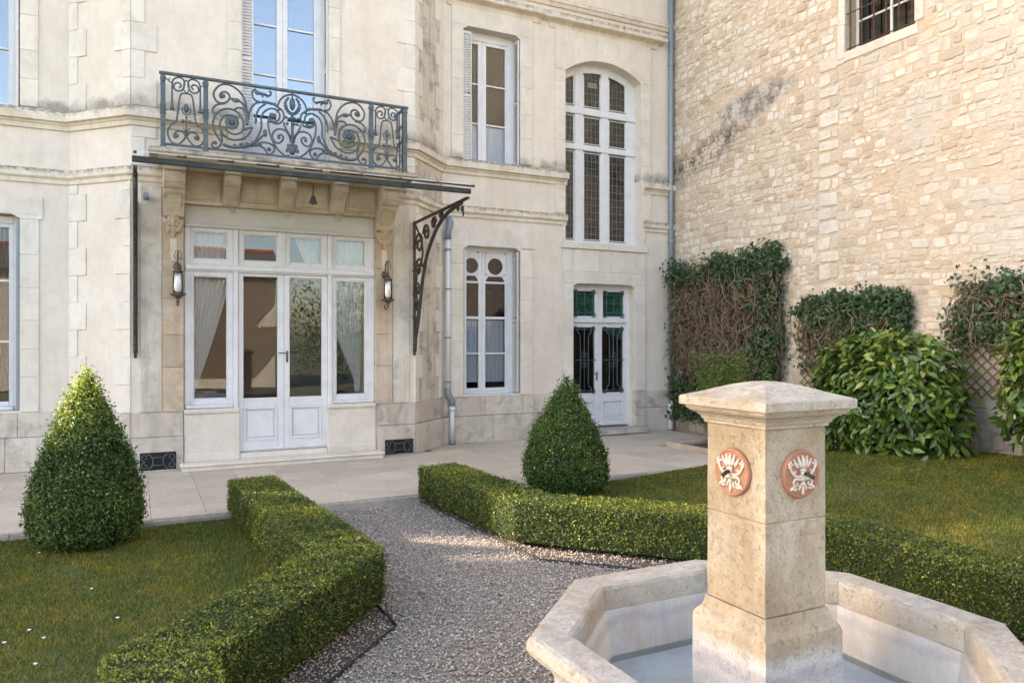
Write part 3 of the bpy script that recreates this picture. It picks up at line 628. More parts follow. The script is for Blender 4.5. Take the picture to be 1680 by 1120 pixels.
def sash(name,x0,x1,z0,z1,g,parent=frame,yy=y0+.004,mat='glass',rail=None):
    """framed light: x0..x1,z0..z1 outer, g = glass rectangle"""
    mb=MB(); a,b,c,d=g
    bar(mb,x0,a,z0,z1,yy,yy+.05); bar(mb,b,x1,z0,z1,yy,yy+.05); bar(mb,a+.0005,b-.0005,z0,c,yy,yy+.05); bar(mb,a+.0005,b-.0005,d,z1,yy,yy+.05)
    for q in ((a,a+.014,c,d),(b-.014,b,c,d)): mb.cbox(q[0],q[1],yy+.012,yy+.045,q[2],q[3],.003)
    for q in ((a+.0145,b-.0145,c,c+.014),(a+.0145,b-.0145,d-.014,d)): mb.cbox(q[0],q[1],yy+.012,yy+.045,q[2],q[3],.003)
    o=mb.build(name,'white_paint',parent); pane(parent,a,b,c,d,yy+.03,mat)
    return o
for a,b,g0,g1 in ((.641,1.179,.671,1.106),(1.246,1.8415,1.313,1.767),(1.8745,2.467,1.934,2.384),(2.534,3.0615,2.589,3.026)):
    sash('top_light',a,b,2.7425,3.236,(g0,g1,2.813,3.18))
sash('side_light',.641,1.179,.8455,2.6445,(.671,1.106,.92,2.586)); sash('side_light',2.534,3.0615,.8455,2.6445,(2.589,3.026,.92,2.586))
def door_leaf(x0,x1,g0,g1,hside,yy,zs,panes=True):
    """zs: bottom, panel bottom, panel top, glass bottom, glass top, top"""
    zb,p0,p1,c,d,zt=zs; mb=MB()
    bar(mb,x0,g0,zb,zt,yy,yy+.05); bar(mb,g1,x1,zb,zt,yy,yy+.05)
    bar(mb,g0+.0005,g1-.0005,zb,p0,yy,yy+.05); bar(mb,g0+.0005,g1-.0005,p1,c,yy,yy+.05); bar(mb,g0+.0005,g1-.0005,d,zt,yy,yy+.05)
    bar(mb,x0+.002,x1-.002,zb+.02,zb+.05,yy-.018,yy-.0005,.006)
    o=H_(mb,'door_leaf','white_paint')
    pm=MB(); pm.box(g0,g1,yy+.022,yy+.034,p0,p1)
    q=.03
    for a,b,e,f in ((g0,g0+q,p0,p1),(g1-q,g1,p0,p1),(g0+q+.0005,g1-q-.0005,p0,p0+q),(g0+q+.0005,g1-q-.0005,p1-q,p1)): pm.cbox(a,b,yy-.008,yy+.021,e,f,.007)
    pm.cbox(g0+.055,g1-.055,yy+.008,yy+.0215,p0+.055,p1-.055,.010)
    pm.build('door_panel','white_paint',o)
    pane(o,g0,g1,c,d,yy+.03)
    if hside is not None:
        hm=MB(); hz=c+.62 if c>.85 else c+.36
        hm.cbox(hside-.014,hside+.014,yy-.008,yy,hz-.13,hz+.03,.003).tube([(hside,yy,hz),(hside,yy-.045,hz),(hside-.03,yy-.05,hz),(hside-.12,yy-.05,hz+.005)],.008,8).ball((hside,yy-.012,hz-.10),.008)
        hm.build('door_handle','brass',o,smooth=True)
    return o
zs=(.173,.32,.786,.916,2.60,2.642)
door_leaf(1.247,1.856,1.313,1.767,None,YA+.035,zs); door_leaf(1.860,2.467,1.934,2.384,1.897,YA+.034,zs)
# ---- upper french window on the balcony
y=YA+.17
wn=MB(); bar(wn,1.26,1.34,4.14,7.05,y,y+.08); bar(wn,2.41,2.49,4.14,7.05,y,y+.08); bar(wn,1.341,2.409,6.98,7.05,y,y+.08)
fw=H_(wn,'french_window','white_paint')
def casement(parent,x0,x1,g0,g1,zs,yy,barh=.028,mat='glass_upper',name='casement'):
    """zs: bottom, glass edges..., top (bars centred on inner values)"""
    mb=MB(); zb,zt=zs[0],zs[-1]; gl=zs[1:-1]
    bar(mb,x0,g0,zb,zt,yy,yy+.05); bar(mb,g1,x1,zb,zt,yy,yy+.05); bar(mb,g0+.0005,g1-.0005,zb,gl[0],yy,yy+.05); bar(mb,g0+.0005,g1-.0005,gl[-1],zt,yy,yy+.05)
    for z in gl[1:-1]: bar(mb,g0+.0005,g1-.0005,z-barh/2,z+barh/2,yy+.006,yy+.045)
    mb.build(name,'white_paint',parent)
    for a,b in zip(gl[:-1],gl[1:]): pane(parent,g0,g1,a+.002,b-.002,yy+.028,mat)
casement(fw,1.341,1.858,1.43,1.775,[4.14,4.80,5.475,6.18,6.93,6.979],y+.01); casement(fw,1.8595,2.409,1.93,2.30,[4.14,4.80,5.475,6.18,6.93,6.979],y+.009)
for a,b in ((1.45,1.76),(1.95,2.28)):
    MB().cbox(a,b,y+.002,y+.0085,4.25,4.72,.003).build('bottom_panel','white_paint',fw)
shutter_sub(fw,1.285,1.445,4.14,7.04,YA+.03); shutter_sub(fw,YA+.0,YA+.165,4.14,7.04,0,'y',2.44)
# ---- shuttered window upstairs, right wing
y=YB+.17
wn=MB(); bar(wn,4.87,4.99,4.70,7.01,y,y+.08); bar(wn,5.80,5.98,4.70,7.01,y,y+.08); bar(wn,4.991,5.799,6.86,7.01,y,y+.08); bar(wn,4.991,5.799,4.70,4.745,y-.03,y+.08)
w1=H_(wn,'window','white_paint')
casement(w1,4.991,5.317,5.06,5.245,[4.746,4.80,5.44,6.12,6.80,6.859],y+.01,mat='glass_dim'); casement(w1,5.319,5.799,5.40,5.765,[4.746,4.80,5.44,6.12,6.80,6.859],y+.009,mat='glass_dim')
shutter_sub(w1,4.90,5.06,4.72,6.93,YB+.02); shutter_sub(w1,YB-.01,YB+.165,4.72,6.93,0,'y',5.915)
# net hung behind the lower panes
# ---- keyhole window downstairs
wn=MB(); bar(wn,4.88,4.965,.80,3.33,y,y+.08); bar(wn,5.80,5.98,.80,3.33,y,y+.08); bar(wn,4.966,5.799,3.24,3.33,y,y+.08); bar(wn,4.966,5.799,.80,.84,y-.03,y+.08); bar(wn,4.87,5.99,.773,.799,YB-.01,YB+.25)
w3=H_(wn,'window','white_paint')
def holed(mb,x0,x1,z0,z1,cx,cz,r,y0,y1,n=32):
    """board with a round hole"""
    ring=[];sq=[]
    for i in range(n):
        a=2*math.pi*i/n+math.pi/4; c,s=math.cos(a),math.sin(a); ring.append((cx+r*c,cz+r*s))
        k=min((x1-cx if c>0 else cx-x0)/max(abs(c),1e-6),(z1-cz if s>0 else cz-z0)/max(abs(s),1e-6)); sq.append((cx+k*c,cz+k*s))
    vs=[(a,yy,b) for yy in (y0,y1) for pts in (sq,ring) for a,b in pts]; fs=[]
    for i in range(n):
        j=(i+1)%n; fs+=[(i,j,n+j,n+i),(2*n+i,3*n+i,3*n+j,2*n+j),(n+i,n+j,3*n+j,3*n+i)]
    return mb.add(vs,fs)
for x0,x1,g0,g1 in ((4.966,5.315,4.985,5.255),(5.317,5.799,5.385,5.765)):
    mb=MB(); yy=y+.01; xc=(g0+g1)/2
    bar(mb,x0,g0,.841,3.239,yy,yy+.05); bar(mb,g1,x1,.841,3.239,yy,yy+.05)
    for a,b in ((.841,.90),(1.478,1.508),(2.085,2.13),(2.70,2.735),(2.825,2.85)): bar(mb,g0+.0005,g1-.0005,a,b,yy,yy+.05)
    holed(mb,g0+.0005,g1-.0005,2.8505,3.239,xc,3.00,min(.145,(g1-g0)/2-.004),yy,yy+.05)
    for s in (-1,1):
        xe=g0 if s<0 else g1; mb.prism([(xe,2.736),(xe-s*.012,2.736),(xe-s*.012,2.76),(xe-s*.06,2.8248),(xe,2.8248)],lambda a,b,k:(a,yy+.004 if k==0 else yy+.045,b))
    mb.build('casement','white_paint',w3)
    for a,b,m in ((.90,1.478,'glass'),(1.508,2.085,'glass'),(2.13,2.70,'glass_brown'),(2.735,2.825,'glass_brown'),(2.855,3.14,'glass_brown')): pane(w3,g0,g1,a,b,yy+.028,m)
shutter_sub(w3,YB-.02,YB+.165,.82,3.25,0,'y',5.90)
MB().cbox(4.905,4.945,YB-.02,YB+.165,.82,3.25,.004).build('folded_shutter','grey_paint',w3)
# ---- stair window with leaded lights
y=YB+.20; wn=MB(); X0,X1=6.86,8.55
xm=[7.145+.05,7.339+.045,7.71+.05,7.899+.05,8.269+.06]
cols_=[(6.97,7.19),(7.395,7.765),(7.955,8.335)]
rows_=[(3.58,5.20),(5.36,5.86),(6.05,6.62)]
def archz(x,r=Rr+.02): return cz+math.sqrt(max(0,r*r-(x-cx)**2))
bar(wn,X0,6.96,3.50,6.61,y,y+.09); bar(wn,8.345,X1,3.50,6.61,y,y+.09)
bar(wn,7.20,7.385,3.50,6.66,y-.01,y+.09,.01); bar(wn,7.775,7.945,3.50,6.74,y-.01,y+.09,.01)
bar(wn,X0,X1,5.225,5.335,y-.03,y+.08,.012); bar(wn,X0,X1,5.885,6.02,y-.03,y+.08,.012); bar(wn,X0,X1,3.50,3.56,y-.03,y+.08)
arcp=[(X0+(X1-X0)*i/20) for i in range(21)]
wn.prism([(x,archz(x)) for x in arcp]+[(x,archz(x)-.17) for x in arcp[::-1]],lambda a,b,k:(a,y-.006 if k==0 else y+.085,b))
w2=H_(wn,'stair_window','white_paint')
for ci,(a,b) in enumerate(cols_):
    for ri,(c,d) in enumerate(rows_):
        d2=d if ri<2 else 6.78
        mb=MB()
        for q in ((a-.008,a+.014,c,d2-(.16 if ri==2 else 0)),(b-.014,b+.008,c,d2-(.16 if ri==2 else 0))): mb.cbox(q[0],q[1],y+.005,y+.05,q[2],q[3],.003)
        mb.cbox(a+.0145,b-.0145,y+.005,y+.05,c,c+.014,.003)
        if ri<2: mb.cbox(a+.0145,b-.0145,y+.005,y+.05,d-.014,d,.003)
        mb.build('light_frame','white_paint',w2)
        if ri<2: pane(w2,a,b,c,d,y+.03,'glass_leaded')
        else:
            pts=[(a,c)]+[(b,c)]+[(b-(b-a)*i/6,archz(b-(b-a)*i/6)-.12) for i in range(7)]
            MB().prism(pts,lambda p,q,k:(p,y+.03+.005*k,q)).build('pane','glass_leaded',w2)
        ld=MB(); nx=3 if ci else 2
        top=d if ri<2 else min(archz(a),archz(b))-.15
        for i in range(1,nx+1):
            xx=a+(b-a)*i/(nx+1); ld.box(xx-.003,xx+.003,y+.0265,y+.0295,c,top)
        z=c+.12
        while z<top-.04: ld.box(a,b,y+.0262,y+.0292,z-.003,z+.003); z+=.135
        ld.build('lead_grid','lead',w2)
MB().box(7.50,7.70,y+.0255,y+.0262,6.42,6.52).box(7.52,7.68,y+.0250,y+.02545,6.44,6.50).build('painted_cartouche','lead',w2)
# ---- side door with grilles
y=YB+.16
wn=MB(); bar(wn,7.02,7.10,.12,2.77,y,y+.09); bar(wn,8.32,8.40,.12,2.77,y,y+.09); bar(wn,7.101,8.319,2.70,2.77,y,y+.09); bar(wn,7.101,8.319,2.045,2.10,y-.03,y+.08,.01)
dfr=H_(wn,'side_door_frame','white_paint')
def scroll(c,r,turns,a0,dirn,r1=.12,n=26):
    return [(c[0]+(r+(r1*r-r)*i/n)*math.cos(a0+dirn*turns*2*math.pi*i/n),c[1]+(r+(r1*r-r)*i/n)*math.sin(a0+dirn*turns*2*math.pi*i/n)) for i in range(n+1)]
def grille(parent,x0,x1,z0,z1,yy,tall=True):
    mb=MB(); r=.009; p3=lambda pts:[(a,yy,b) for a,b in pts]; xm_=(x0+x1)/2
    R_=.055
    for sx,xe in ((1,x0),(-1,x1)):
        for sz,ze in ((1,z0),(-1,z1)):
            c=(xe+sx*.012,ze+sz*.012); mb.tube(p3(scroll(c,R_,.78,math.atan2(sz,sx)*1.0,-sx*sz,.55)),r*1.1,6)
        xi=xe+sx*.075
        mb.tube(p3(smooth_path([(xe+sx*.06,z0+.0,),(xi,z0+.09),(xi+sx*.045,z0+.15),(xi+sx*.045,(z0+z1)/2),(xi+sx*.045,z1-.15),(xi,z1-.09),(xe+sx*.06,z1)],5) if tall else [(xi-sx*.03,z0),(xi-sx*.03,z1)]),r,6)
    mb.tube(p3([(xm_,z0-.01),(xm_,z1+.01)]),r,6)
    if tall:
        zc=(z0+z1)/2; mb.tube(p3([(x0-.05,zc),(x1+.05,zc)]),r*.8,6)
        for s in (-1,1):
            for q in (-1,1): mb.tube(p3(scroll((xm_+s*.06,zc+q*.085),.055,1.1,math.pi/2*q,s*q,.2)),r*.7,6)
        for zz in (z0+.02,z1-.02): mb.tube(p3([(x0,zz),(x1,zz)]),r*.8,6)
    else:
        for zz in (z0+.05,z1-.05): mb.tube(p3([(x0,zz),(x1,zz)]),r,6)
        mb.tube(p3([(x0,(z0+z1)/2),(x1,(z0+z1)/2)]),r*.6,6)
    mb.build('grille','iron',parent,smooth=True)
for x0,x1,g0,g1 in ((7.101,7.709,7.15,7.62),(7.711,8.319,7.80,8.26)):
    mb=MB(); yy=y+.01; bar(mb,x0,g0,2.101,2.699,yy,yy+.05); bar(mb,g1,x1,2.101,2.699,yy,yy+.05); bar(mb,g0+.0005,g1-.0005,2.101,2.17,yy,yy+.05); bar(mb,g0+.0005,g1-.0005,2.63,2.699,yy,yy+.05)
    mb.build('fanlight','white_paint',dfr); pane(dfr,g0,g1,2.18,2.62,yy+.03,'green_leaded')
    grille(dfr,g0+.02,g1-.02,2.18,2.62,yy-.012,False)
for x0,x1,g0,g1,h in ((7.102,7.709,7.14,7.62,7.66),(7.711,8.318,7.78,8.26,None)):
    o=door_leaf(x0,x1,g0,g1,h,y+.012,(.122,.24,.60,.745,1.96,2.044)); grille(o,g0+.03,g1-.03,.77,1.94,y-.004)
MB().prism([(7.76,1.97),(8.28,1.97),(8.28,1.72)],lambda a,b,k:(a,y+.10+.01*k,b)).build('pelmet_cloth','green_cloth',dfr)
# ---- left wing windows (only their right edge shows)
y=YB+.17
wn=MB(); bar(wn,-2.53,-2.44,4.74,6.99,y,y+.08); bar(wn,-1.45,-1.35,4.74,6.99,y,y+.08); bar(wn,-2.439,-1.451,6.9,6.99,y,y+.08); bar(wn,-2.439,-1.451,4.74,4.79,y-.03,y+.08)
w4=H_(wn,'window','white_paint')
for a,b,g0,g1 in ((-2.439,-1.946,-2.38,-2.0),(-1.944,-1.451,-1.89,-1.515)): casement(w4,a,b,g0,g1,[4.791,4.84,5.55,6.25,6.85,6.899],y+.01)
shutter_sub(w4,YB-.01,YB+.165,4.76,6.95,0,'y',-1.41); 
wn=MB(); bar(wn,-2.53,-2.44,.80,3.37,y,y+.08); bar(wn,-1.46,-1.355,.80,3.37,y,y+.08); bar(wn,-2.439,-1.461,3.25,3.35,y,y+.08); bar(wn,-2.439,-1.461,.80,.85,y-.03,y+.08)
w5=H_(wn,'window','white_paint')
for a,b,g0,g1 in ((-2.439,-1.951,-2.38,-2.0),(-1.949,-1.461,-1.89,-1.51)): casement(w5,a,b,g0,g1,[.851,.91,1.70,2.50,3.20,3.249],y+.01,mat='glass')
hx=MB()
for i in range(9):
    for j in range(12):
        xx=-1.89+i*.05; zz=.95+j*.19
        if zz>3.1 or xx>-1.52: continue
        a=xx if j%2 else xx+.025
        hx.tube([(a,y+.033,zz),(a,y+.033,zz+.13)],.003,4); hx.tube([(a,y+.033,zz+.13),(a+.025,y+.033,zz+.19),(a+.05,y+.033,zz+.13)],.003,4)
hx.build('lead_lattice','lead',w5); MB().cbox(-1.41,-1.376,YB-.02,YB+.165,.82,3.3,.004).build('folded_shutter','zinc',w5)
# ================================================================== BALCONY RAILING
YR=10.40; XC=1.878
rail=thing('balcony_railing','ornate blue-grey cast-iron scrollwork balcony railing above the glass canopy','railing',(XC,YR,4.126))
zA=lambda x,y:onY(255+x*.1339,110+y*.1339,YR)
zB=lambda x,y:onY(400+x*.1339,130+y*.1339,YR)
mirror=lambda pts:[(2*XC-a,b) for a,b in pts]
def p3(pts,y=YR): return [(p[0],y,p[1]) for p in pts]
top_z=5.075
rail_bm=MB().cbox(.245,3.515,YR-.024,YR+.024,5.06,5.095,.006); rail_bm.build('handrail','iron',rail)
MB().cbox(.262,3.50,YR-.011,YR+.011,4.172,4.20,.004).build('bottom_rail','iron',rail)
for xp in (.29,.79,2*XC-.79,2*XC-.29):
    mb=MB().cbox(xp-.028,xp+.028,YR-.028,YR+.028,4.16,5.058,.006).cbox(xp-.036,xp+.036,YR-.036,YR+.036,4.126,4.165,.006)
    for k in range(5): mb.cbox(xp-.035,xp+.035,YR-.035,YR+.035,4.56+.028*k,4.575+.028*k,.004)
    mb.cbox(xp-.034,xp+.034,YR-.034,YR+.034,4.99,5.03,.006).ball((xp,YR-.03,4.97),.014).ball((xp,YR-.03,4.42),.014)
    mb.build('post','iron',rail)
for xs in (.29,2*XC-.29):    # returns to the wall
    mb=MB().cbox(xs-.02,xs+.02,YR+.03,YA-.005,5.061,5.094,.006).cbox(xs-.01,xs+.01,YR+.03,YA-.005,4.173,4.199,.003)
    for k in range(3):
        yy=YR+.12+.13*k; mb.tube([(xs,yy,4.2),(xs,yy,5.06)],.009,6)
        mb.tube([(xs,yy+q[0],q[1]) for q in scroll((0,4.6),.06,1.4,0,1,.2)],.008,6); mb.tube([(xs,yy+q[0],q[1]) for q in scroll((0,4.85),.05,1.4,0,-1,.2)],.008,6)
    mb.build('side_return','iron',rail,smooth=True)
def curve(Z,pts,r=.0135): return smooth_path([Vector((*Z(*p),0)) for p in pts],5),r
LC=[curve(zA,[(1115,560),(1105,440),(1060,340),(980,260),(880,215),(790,225),(725,290),(715,350),(750,420),(820,445),(880,425),(910,375),(890,325),(840,305),(795,330),(795,370),(830,380)]),
 curve(zA,[(850,450),(760,460),(710,500),(700,540),(730,560)]),
 curve(zA,[(820,930),(760,850),(710,740),(715,640),(760,560),(850,515),(950,525),(1040,590),(1080,690),(1060,790),(980,825),(900,800),(860,750)]),
 curve(zA,[(1190,740),(1120,850),(1030,890),(930,890),(850,850),(800,780),(790,690),(830,610),(910,590),(990,620),(1015,690)]),
 curve(zA,[(735,925),(715,920),(690,950),(720,990),(770,985),(810,930),(815,860),(800,790)]),
 curve(zA,[(910,390),(960,395),(1040,430),(1090,480),(1115,560)]), curve(zA,[(970,520),(1020,500),(1080,520),(1110,600),(1120,700)]),
 curve(zA,[(830,945),(900,975),(1000,985),(1100,970),(1195,935)],.021), curve(zA,[(1115,560),(1120,620),(1125,700)],.020),
 curve(zB,[(0,835),(90,812),(180,815),(250,850),(290,910),(330,915),(370,880),(370,830),(320,790),(240,775),(170,790)]),
 curve(zB,[(90,815),(150,775),(220,705),(255,680)]), curve(zB,[(0,620),(60,600),(110,600)]),
 curve(zB,[(40,560),(60,450),(90,360),(140,300),(200,285),(280,295),(370,315),(430,355)]),
 curve(zB,[(200,285),(130,250),(103,190),(115,140),(150,125)]),
 curve(zB,[(150,180),(240,190),(310,205),(335,170),(310,150)]), curve(zB,[(170,165),(210,180),(235,225)]), curve(zB,[(190,165),(260,190),(300,225)]),
 curve(zB,[(145,545),(150,450),(190,360),(260,310)]),
 curve(zB,[(110,800),(180,690),(215,590),(215,480),(250,400),(330,360),(400,380),(440,440),(420,510),(360,520),(325,480)]),
 curve(zB,[(430,355),(480,400),(490,480),(440,540),(370,540),(315,490)]),
 curve(zB,[(415,330),(450,250),(520,200),(600,190)]),
 curve(zB,[(560,935),(500,935),(400,840),(330,700),(300,570),(305,480),(340,415)]),
 curve(zB,[(575,780),(560,690),(510,600),(490,530)]),
 curve(zB,[(575,730),(520,640),(440,610),(370,640),(350,710),(390,775),(450,775),(485,720),(450,680),(415,700)]),
 curve(zB,[(600,430),(540,400),(500,340)],.008), curve(zB,[(600,480),(560,490),(520,470)],.008)]
knobs=[(zA,830,355,.030),(zA,735,930,.024),(zB,160,165,.030),(zB,355,450,.042),(zB,310,860,.030),(zB,430,715,.024),(zB,435,365,.026),(zB,520,470,.020),(zB,532,545,.022),(zB,530,875,.022)]
for name,fl in (('scroll_panel',False),('scroll_panel',True)):
    mb=MB()
    for pts,r in LC:
        q=[(p.x,p.y) for p in pts]; q=mirror(q) if fl else q; mb.tube(p3(q),r,6)
    for Z,x,yk,r in knobs:
        q=Z(x,yk); q=mirror([q])[0] if fl else q; mb.ball((q[0],YR,q[1]),(r,r*.8,r),8,6)
    f0=zA(935,690); f0=mirror([f0])[0] if fl else f0      # rosette flower
    for a in range(8): mb.ball((f0[0]+.055*math.cos(a*.785),YR-.012,f0[1]+.055*math.sin(a*.785)),(.036,.014,.036),8,5)
    mb.ball((f0[0],YR-.03,f0[1]),.026,8,6)
    for Z,x,yk,dx,dz in ((zB,262,662,.02,.045),(zA,985,410,.045,.022)):
        q=Z(x,yk); q=mirror([q])[0] if fl else q; mb.ball((q[0],YR,q[1]),(dx+.008,.024,dz+.008),8,6)
    # acanthus teeth along the leaf stems
    for Z,a,b in ((zA,(900,985),(1195,935)),(zB,(0,840),(200,820)),(zB,(240,290),(380,320)),(zA,(1100,480),(1130,640))):
        for k in range(5):
            q=Z(a[0]+(b[0]-a[0])*k/4,a[1]+(b[1]-a[1])*k/4); q=mirror([q])[0] if fl else q
            mb.ball((q[0],YR,q[1]+.012),(.026,.014,.022),6,4)
    mb.build(name,'iron',rail,smooth=True)
mb=MB(); c=lambda x,yk:zB(x,yk)
a=c(600,930); b=c(600,430); mb.tube([(XC,YR,a[1]),(XC,YR,b[1])],.020,8); q=c(600,310); mb.ball((XC,YR,q[1]),(.040,.036,.085),10,8)
mb.tube([(XC,YR,q[1]+.07),(XC,YR,5.06)],.009,6)
ring=[(XC+.082*math.sin(t_)*(1-.25*math.cos(t_)),YR,q[1]-.02-.10*math.cos(t_)) for t_ in [i*.3 for i in range(-8,9)]]; mb.tube(ring,.012,6)
for k in range(-7,8):
    t_=k*.36; mb.ball((XC+.10*math.sin(t_),YR,q[1]-.02-.115*math.cos(t_)),(.02,.01,.02),6,4)
q=c(600,490); mb.lathe([(.02,-.03),(.05,-.01),(.055,.01),(.02,.03)],(XC,YR,q[1]),10)
q=c(600,850)
for s in (-1,1): mb.ball((XC+s*.045,YR,q[1]+.03),(.03,.015,.03)).ball((XC+s*.06,YR,q[1]-.02),(.026,.015,.026))
mb.ball((XC,YR,q[1]-.02),(.05,.03,.07)); mb.build('centre_stem','iron',rail,smooth=True)
SP=[curve(zA,[(380,325),(315,335),(290,430),(260,650),(200,700),(155,770),(160,850),(200,920),(280,945),(340,900),(372,855)],.0115),
 curve(zA,[(368,850),(340,800),(270,785),(225,830),(235,865),(265,850)],.0115),
 curve(zA,[(205,185),(205,430)],.0105), curve(zA,[(125,130),(160,170),(205,195)],.008), curve(zA,[(180,135),(160,160)],.008),
 curve(zA,[(378,325),(345,270),(350,200),(378,160)],.008),
 curve(zA,[(205,200),(225,150),(290,130),(345,160),(355,230),(320,290),(260,290),(225,250),(240,205),(285,195),(315,230),(290,255)],.0115),
 curve(zA,[(375,840),(350,760),(330,740)],.007)]
xm_=(zA(90,500)[0]+zA(660,560)[0])/2
for fl in (False,True):
    mb=MB(); mid=lambda q:(2*xm_-q[0],q[1])
    for pts,r in SP:
        q=[(p.x,p.y) for p in pts]
        for qq in (q,[mid(p) for p in q]):
            qq=mirror(qq) if fl else qq; mb.tube(p3(qq),r,6)
    xc=mirror([(xm_,0)])[0][0] if fl else xm_
    za=zA(378,850)[1]; zb=zA(375,600)[1]; mb.tube([(xc,YR,za),(xc,YR,zb)],.012,8); q=zA(375,510); mb.ball((xc,YR,q[1]),(.032,.028,.06),8,7)
    mb.tube([(xc+.05*math.sin(t_),YR,q[1]-.02-.06*math.cos(t_)) for t_ in [i*.35 for i in range(-6,7)]],.007,6)
    for x,yk in ((262,842),(335,665)):
        q=zA(x,yk)
        for g in (q,mid(q)): g=mirror([g])[0] if fl else g; mb.ball((g[0],YR,g[1]),(.026,.02,.026),8,5)
    q=zA(205,480)
    for g in (q,mid(q)): g=mirror([g])[0] if fl else g; mb.lathe([(.03,-.045),(.026,-.03),(.014,.02),(.016,.04),(.008,.05)],(g[0],YR,g[1]),8)
    mb.build('end_panel','iron',rail,smooth=True)

# ================================================================== GLASS CANOPY
YF=8.78; can=thing('glass_canopy','dark iron and glass canopy on scrolled brackets over the entrance','canopy',(XC,YA,3.5))
MB().cbox(-.05,3.80,YF-.025,YF+.025,3.578,3.640,.006).build('front_beam','beam_paint',can)
sl=.235
for k in range(9):
    x=-.02+.477*k; zf=3.655; yb=10.265 if k not in (0,8) else 10.45
    zb=zf+sl*(yb-YF)
    mb=MB().add([(x-.014,YF-.11,zf-.015),(x+.014,YF-.11,zf-.015),(x+.014,yb,zb),(x-.014,yb,zb),(x-.014,YF-.11,zf+.016),(x+.014,YF-.11,zf+.016),(x+.014,yb,zb+.03),(x-.014,yb,zb+.03)],[(0,3,2,1),(4,5,6,7),(0,1,5,4),(1,2,6,5),(2,3,7,6),(3,0,4,7)])
    mb.ball((x,YF-.11,zf+.002),.018,8,6); mb.build('glazing_rib','rust',can)
    if k<8:
        a=x+.012; b=x+.465; yb=10.262; zb=zf+sl*(yb-YF)
        MB().add([(a,YF-.07,zf+.018),(b,YF-.07,zf+.018),(b,yb,zb+.03),(a,yb,zb+.03),(a,YF-.07,zf+.025),(b,YF-.07,zf+.025),(b,yb,zb+.037),(a,yb,zb+.037)],[(0,3,2,1),(4,5,6,7),(0,1,5,4),(1,2,6,5),(2,3,7,6),(3,0,4,7)]).build('glass_pane','canopy_glass',can)
for xb in (-.02,3.77):
    mb=MB(); Pn=lambda pts:[(xb,a,b) for a,b in pts]
    mb.box(xb-.016,xb+.016,YA-.05,YA-.012,1.52,3.52)
    mb.add([(xb-.02,YF,3.515),(xb+.02,YF,3.515),(xb+.02,YA-.01,3.48),(xb-.02,YA-.01,3.48),(xb-.02,YF,3.543),(xb+.02,YF,3.543),(xb+.02,YA-.01,3.51),(xb-.02,YA-.01,3.51)],[(0,3,2,1),(4,5,6,7),(0,1,5,4),(1,2,6,5),(2,3,7,6),(3,0,4,7)])
    brk=mb.build('bracket','dark_iron',can)
    cb=MB(); cur=smooth_path([Vector((a,b,0)) for a,b in ((9.0,3.50),(9.50,3.44),(9.90,3.29),(10.26,3.0),(10.45,2.71),(10.56,2.40),(10.68,2.01),(10.79,1.76),(10.83,1.55))],5)
    cb.tube(Pn([(p.x,p.y) for p in cur]),.027,8)
    for cc,r,a0,dr in (((10.64,3.16),.17,0,1),((10.66,2.80),.15,math.pi,-1),((10.33,3.28),.13,0,1),((10.02,3.38),.09,math.pi,-1),((9.72,3.43),.065,0,1),((10.71,2.48),.11,0,1),((10.75,2.22),.08,math.pi,-1)):
        cb.tube(Pn(scroll(cc,r,1.35,a0,dr,.22,36)),.019,6)
    cb.tube(Pn([(q.x,q.y) for q in smooth_path([Vector(p) for p in ((10.8,3.45,0),(10.55,3.2,0),(10.5,2.95,0),(10.74,2.7,0),(10.76,2.4,0),(10.66,2.2,0),(10.8,1.95,0))],5)]),.017,6)
    for zz in (1.58,1.66): cb.ball((xb,10.84,zz),(.03,.04,.035),8,6)
    cb.ball((xb,10.85,1.52),(.02,.025,.04)); cb.ball((xb,8.98,3.42),(.018,.05,.04)); cb.ball((xb,9.12,3.44),(.016,.05,.03)); cb.ball((xb,8.95,3.36),(.014,.02,.05))
    for zz in (2.05,2.4,2.75,3.1): cb.cbox(xb-.028,xb+.028,YA-.055,YA-.006,zz,zz+.035,.006)
    cb.build('scrollwork','dark_iron',brk,smooth=True)
MB().lathe([(.035,0),(.035,.22)],(.10,YA-.02,3.57),10,'y').build('gutter_outlet','zinc',can)
bell=tag(MB().lathe([(.058,0),(.05,.015),(.034,.06),(.026,.09),(.010,.10),(.007,.24)],(1.99,9.6,3.44),14).ball((1.99,9.6,3.435),.014).build('bell','brass',None,smooth=True),'small dull bronze bell hanging under the middle of the glass canopy','bell')

